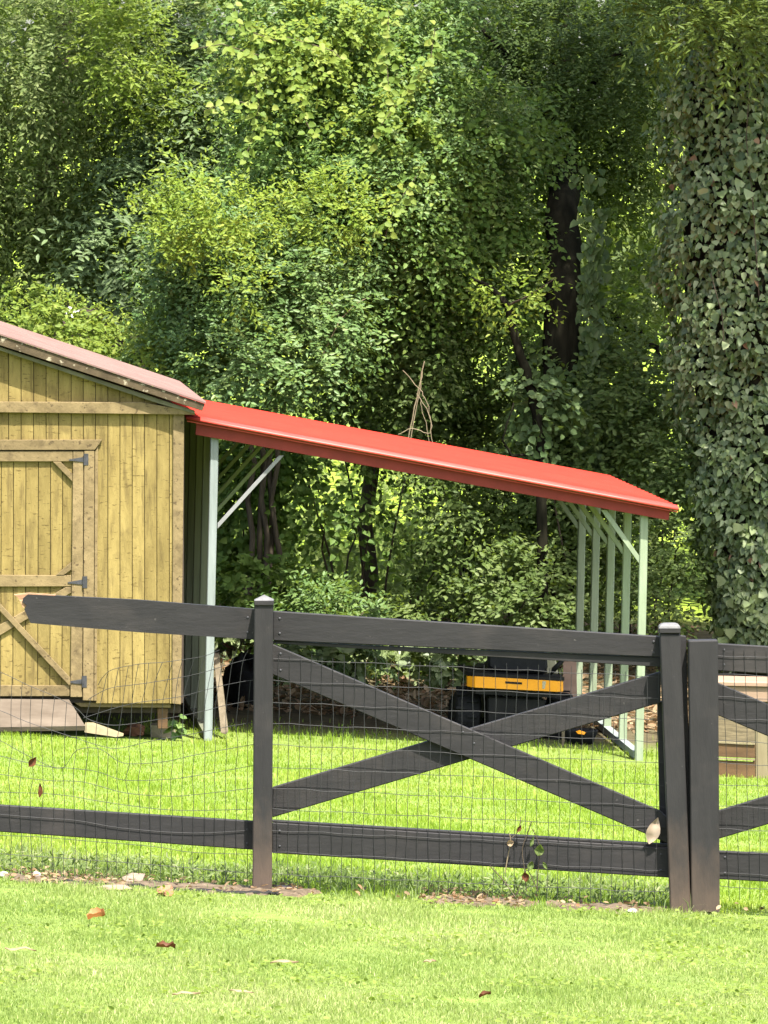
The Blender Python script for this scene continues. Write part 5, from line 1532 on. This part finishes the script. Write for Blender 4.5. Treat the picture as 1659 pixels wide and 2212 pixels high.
# ------------------------------------------------------------------ grass
def grass(name, label, x, y, hmin, hmax, wid, mat, lean=0.45, kind='stuff', rndbias=0.0, cat='grass'):
    n = len(x)
    z = ground_z(x, y)
    hgt = rng.uniform(hmin, hmax, n) * (0.8 + 0.35 * np.sin(x * 3.7 + y * 1.9) * np.sin(y * 1.3 - x * 1.1) + 0.25 * np.sin(x * 9.1 + 2.0 * np.sin(y * 2.1)) * np.sin(y * 3.3))
    hgt = np.maximum(hgt, 0.35 * hmin)
    th = rng.uniform(0, 2 * math.pi, n)
    dx, dy = np.cos(th), np.sin(th)
    ln = np.abs(rng.normal(0, lean, n)) * hgt
    ph = rng.uniform(0, 2 * math.pi, n)
    sx, sy = np.cos(ph), np.sin(ph) * 0.5
    w = wid * (0.6 + 0.8 * rng.random(n)) / 2
    V = np.empty((n, 5, 3))
    b = np.column_stack([x, y, z - 0.005])
    s = np.column_stack([sx * w, sy * w, np.zeros(n)])
    mid = b + np.column_stack([dx * ln * 0.3, dy * ln * 0.3, hgt * 0.6])
    tip = b + np.column_stack([dx * ln, dy * ln, hgt * (1 - 0.25 * np.minimum(ln / hgt, 1.5))])
    V[:, 0] = b - s
    V[:, 1] = b + s
    V[:, 2] = mid + s * 0.8
    V[:, 3] = mid - s * 0.8
    V[:, 4] = tip
    off = np.array([x.mean(), y.mean(), z.min()])
    V = (V - off).reshape(-1, 3)
    base = np.arange(n)[:, None] * 5
    loops = np.concatenate([base + np.array([[0, 1, 2, 3]]), base + np.array([[3, 2, 4]])], 1).reshape(-1)
    starts = (np.arange(n)[:, None] * 7 + np.array([[0, 4]])).reshape(-1)
    me = bpy.data.meshes.new(name)
    me.vertices.add(n * 5)
    me.vertices.foreach_set('co', V.ravel())
    me.loops.add(n * 7)
    me.loops.foreach_set('vertex_index', loops.astype(np.int32))
    me.polygons.add(n * 2)
    me.polygons.foreach_set('loop_start', starts.astype(np.int32))
    me.update(calc_edges=True)
    a = me.attributes.new('rnd', 'FLOAT', 'FACE')
    patch = 0.5 + 0.22 * np.sin(x * 2.3 + y * 0.9) + 0.18 * np.sin(x * 5.1 - y * 2.2 + 1.3)
    patch = patch + 0.35 * np.sin(x * 0.9 + 1.7 * np.sin(y * 0.45)) * np.sin(y * 0.7 + x * 0.35)
    r_ = np.clip(0.55 * rng.random(n) + 0.45 * patch + rndbias + (rng.random(n) < 0.04) * 0.5, 0, 1)
    a.data.foreach_set('value', np.repeat(r_, 2).astype(np.float32))
    me.materials.append(mat)
    o = bpy.data.objects.new(name, me)
    COL.objects.link(o)
    o.location = off
    tag(o, label, cat, kind=kind)
    return o
def frustum_pts(n, y0, y1, power=1.0, margin=1.5):
    q = rng.random(n)
    y = (y0 ** (1 - power) + q * (y1 ** (1 - power) - y0 ** (1 - power))) ** (1 / (1 - power)) if power != 1.0 else y0 * (y1 / y0) ** q
    x = rng.uniform(-1, 1, n) * 830 / F * y * 1.08
    o_ = rng.random(n) < 0.16
    x = np.where(o_, np.sign(x) * (830 / F * y * 1.06 + 1.5 * rng.random(n)), x)
    return x, y
patchy = patchy_
x, y = frustum_pts(225000, 22.5, 32.0, 1.6)
keep = (y < 31.6 + 0.1 * rng.random(len(x))) | (rng.random(len(x)) > patchy(x, y) * 0.8)
x, y = x[keep], y[keep]
grass('lawn_grass', 'mown grass of the lawn in front of the fence', x, y, 0.014, 0.042, 0.0036, L['grass_front'], lean=0.6)
x, y = frustum_pts(175000, 31.9, 54.6, 1.6)
keep = ~((y > 53.2) & (x < -1.5)) & ((y > 32.6 - 0.5 * rng.random(len(x))) | (rng.random(len(x)) > patchy(x, y)))
grass('yard_grass', 'bright mown grass between the fence and the shed', x[keep], y[keep], 0.02, 0.055, 0.0055, L['grass'], rndbias=0.08, lean=0.55)
x, y = frustum_pts(16000, 54.3, 58.2, 1.6)
keep = (y < 54.5 + 1.7 * rng.random(len(x)) ** 2.2)
grass('shade_grass', 'thin grass in the shade under the carport', x[keep], y[keep], 0.03, 0.08, 0.008, L['grass'], rndbias=-0.1)  # thinned and tinted darker to deepen the carport shade
# clover patches in the near lawn
cx, cy = frustum_pts(70, 23, 31.3, 1.6)
k_ = rng.integers(0, 70, 3600)
x, y = cx[k_] + rng.normal(size=3600) * 0.10, cy[k_] + rng.normal(size=3600) * 0.16
n = 3600
o = leaves('clover', np.column_stack([x, y, ground_z(x, y) + 0.02 + 0.022 * rng.random(n)]), rng.normal(size=(n, 3)) * np.array([1, 1, 0.2]), rng.normal(size=(n, 3)) * 0.35 + np.array([0, -0.25, 0.9]),
           0.014 + 0.014 * rng.random(n), 0.016, L['clover'], None, 'round')
tag(o, 'small clover patches scattered through the near lawn', 'clover', kind='stuff')
# unmown strip along the fence with weeds
x, y = scatter(20000, (-120, 1500, 31.75, 34.2))
keep = (rng.random(20000) < np.clip(0.25 + 0.35 * (0.5 + 0.5 * np.sin(x * 4.3 + 0.5)) + 0.8 * (y - 32.2), 0, 1) * (1 - 0.75 * smooth(32.8, 34.2, y))) & (rng.random(20000) > patchy(x, y) * (y < 32.1) * 0.35)
grass('weed_strip', 'unmown grey green weeds along the fence foot', x[keep], y[keep], 0.03, 0.11, 0.004, L['weed'], lean=0.9)
x, y = scatter(2600, (-120, 1500, 32.1, 33.4))
z = ground_z(x, y) + 0.01 + 0.07 * rng.random(2600)
n = 2600
o = leaves('weed_leaves', np.column_stack([x, y, z]), rng.normal(size=(n, 3)) + np.array([0, 0, 0.3]), rng.normal(size=(n, 3)) * 0.4 + np.array([0, -0.3, 0.8]), 0.02 + 0.022 * rng.random(n), 0.011, L['weed'], None, 'oval')
tag(o, 'small broad weed leaves along the fence foot', 'weeds', kind='stuff')
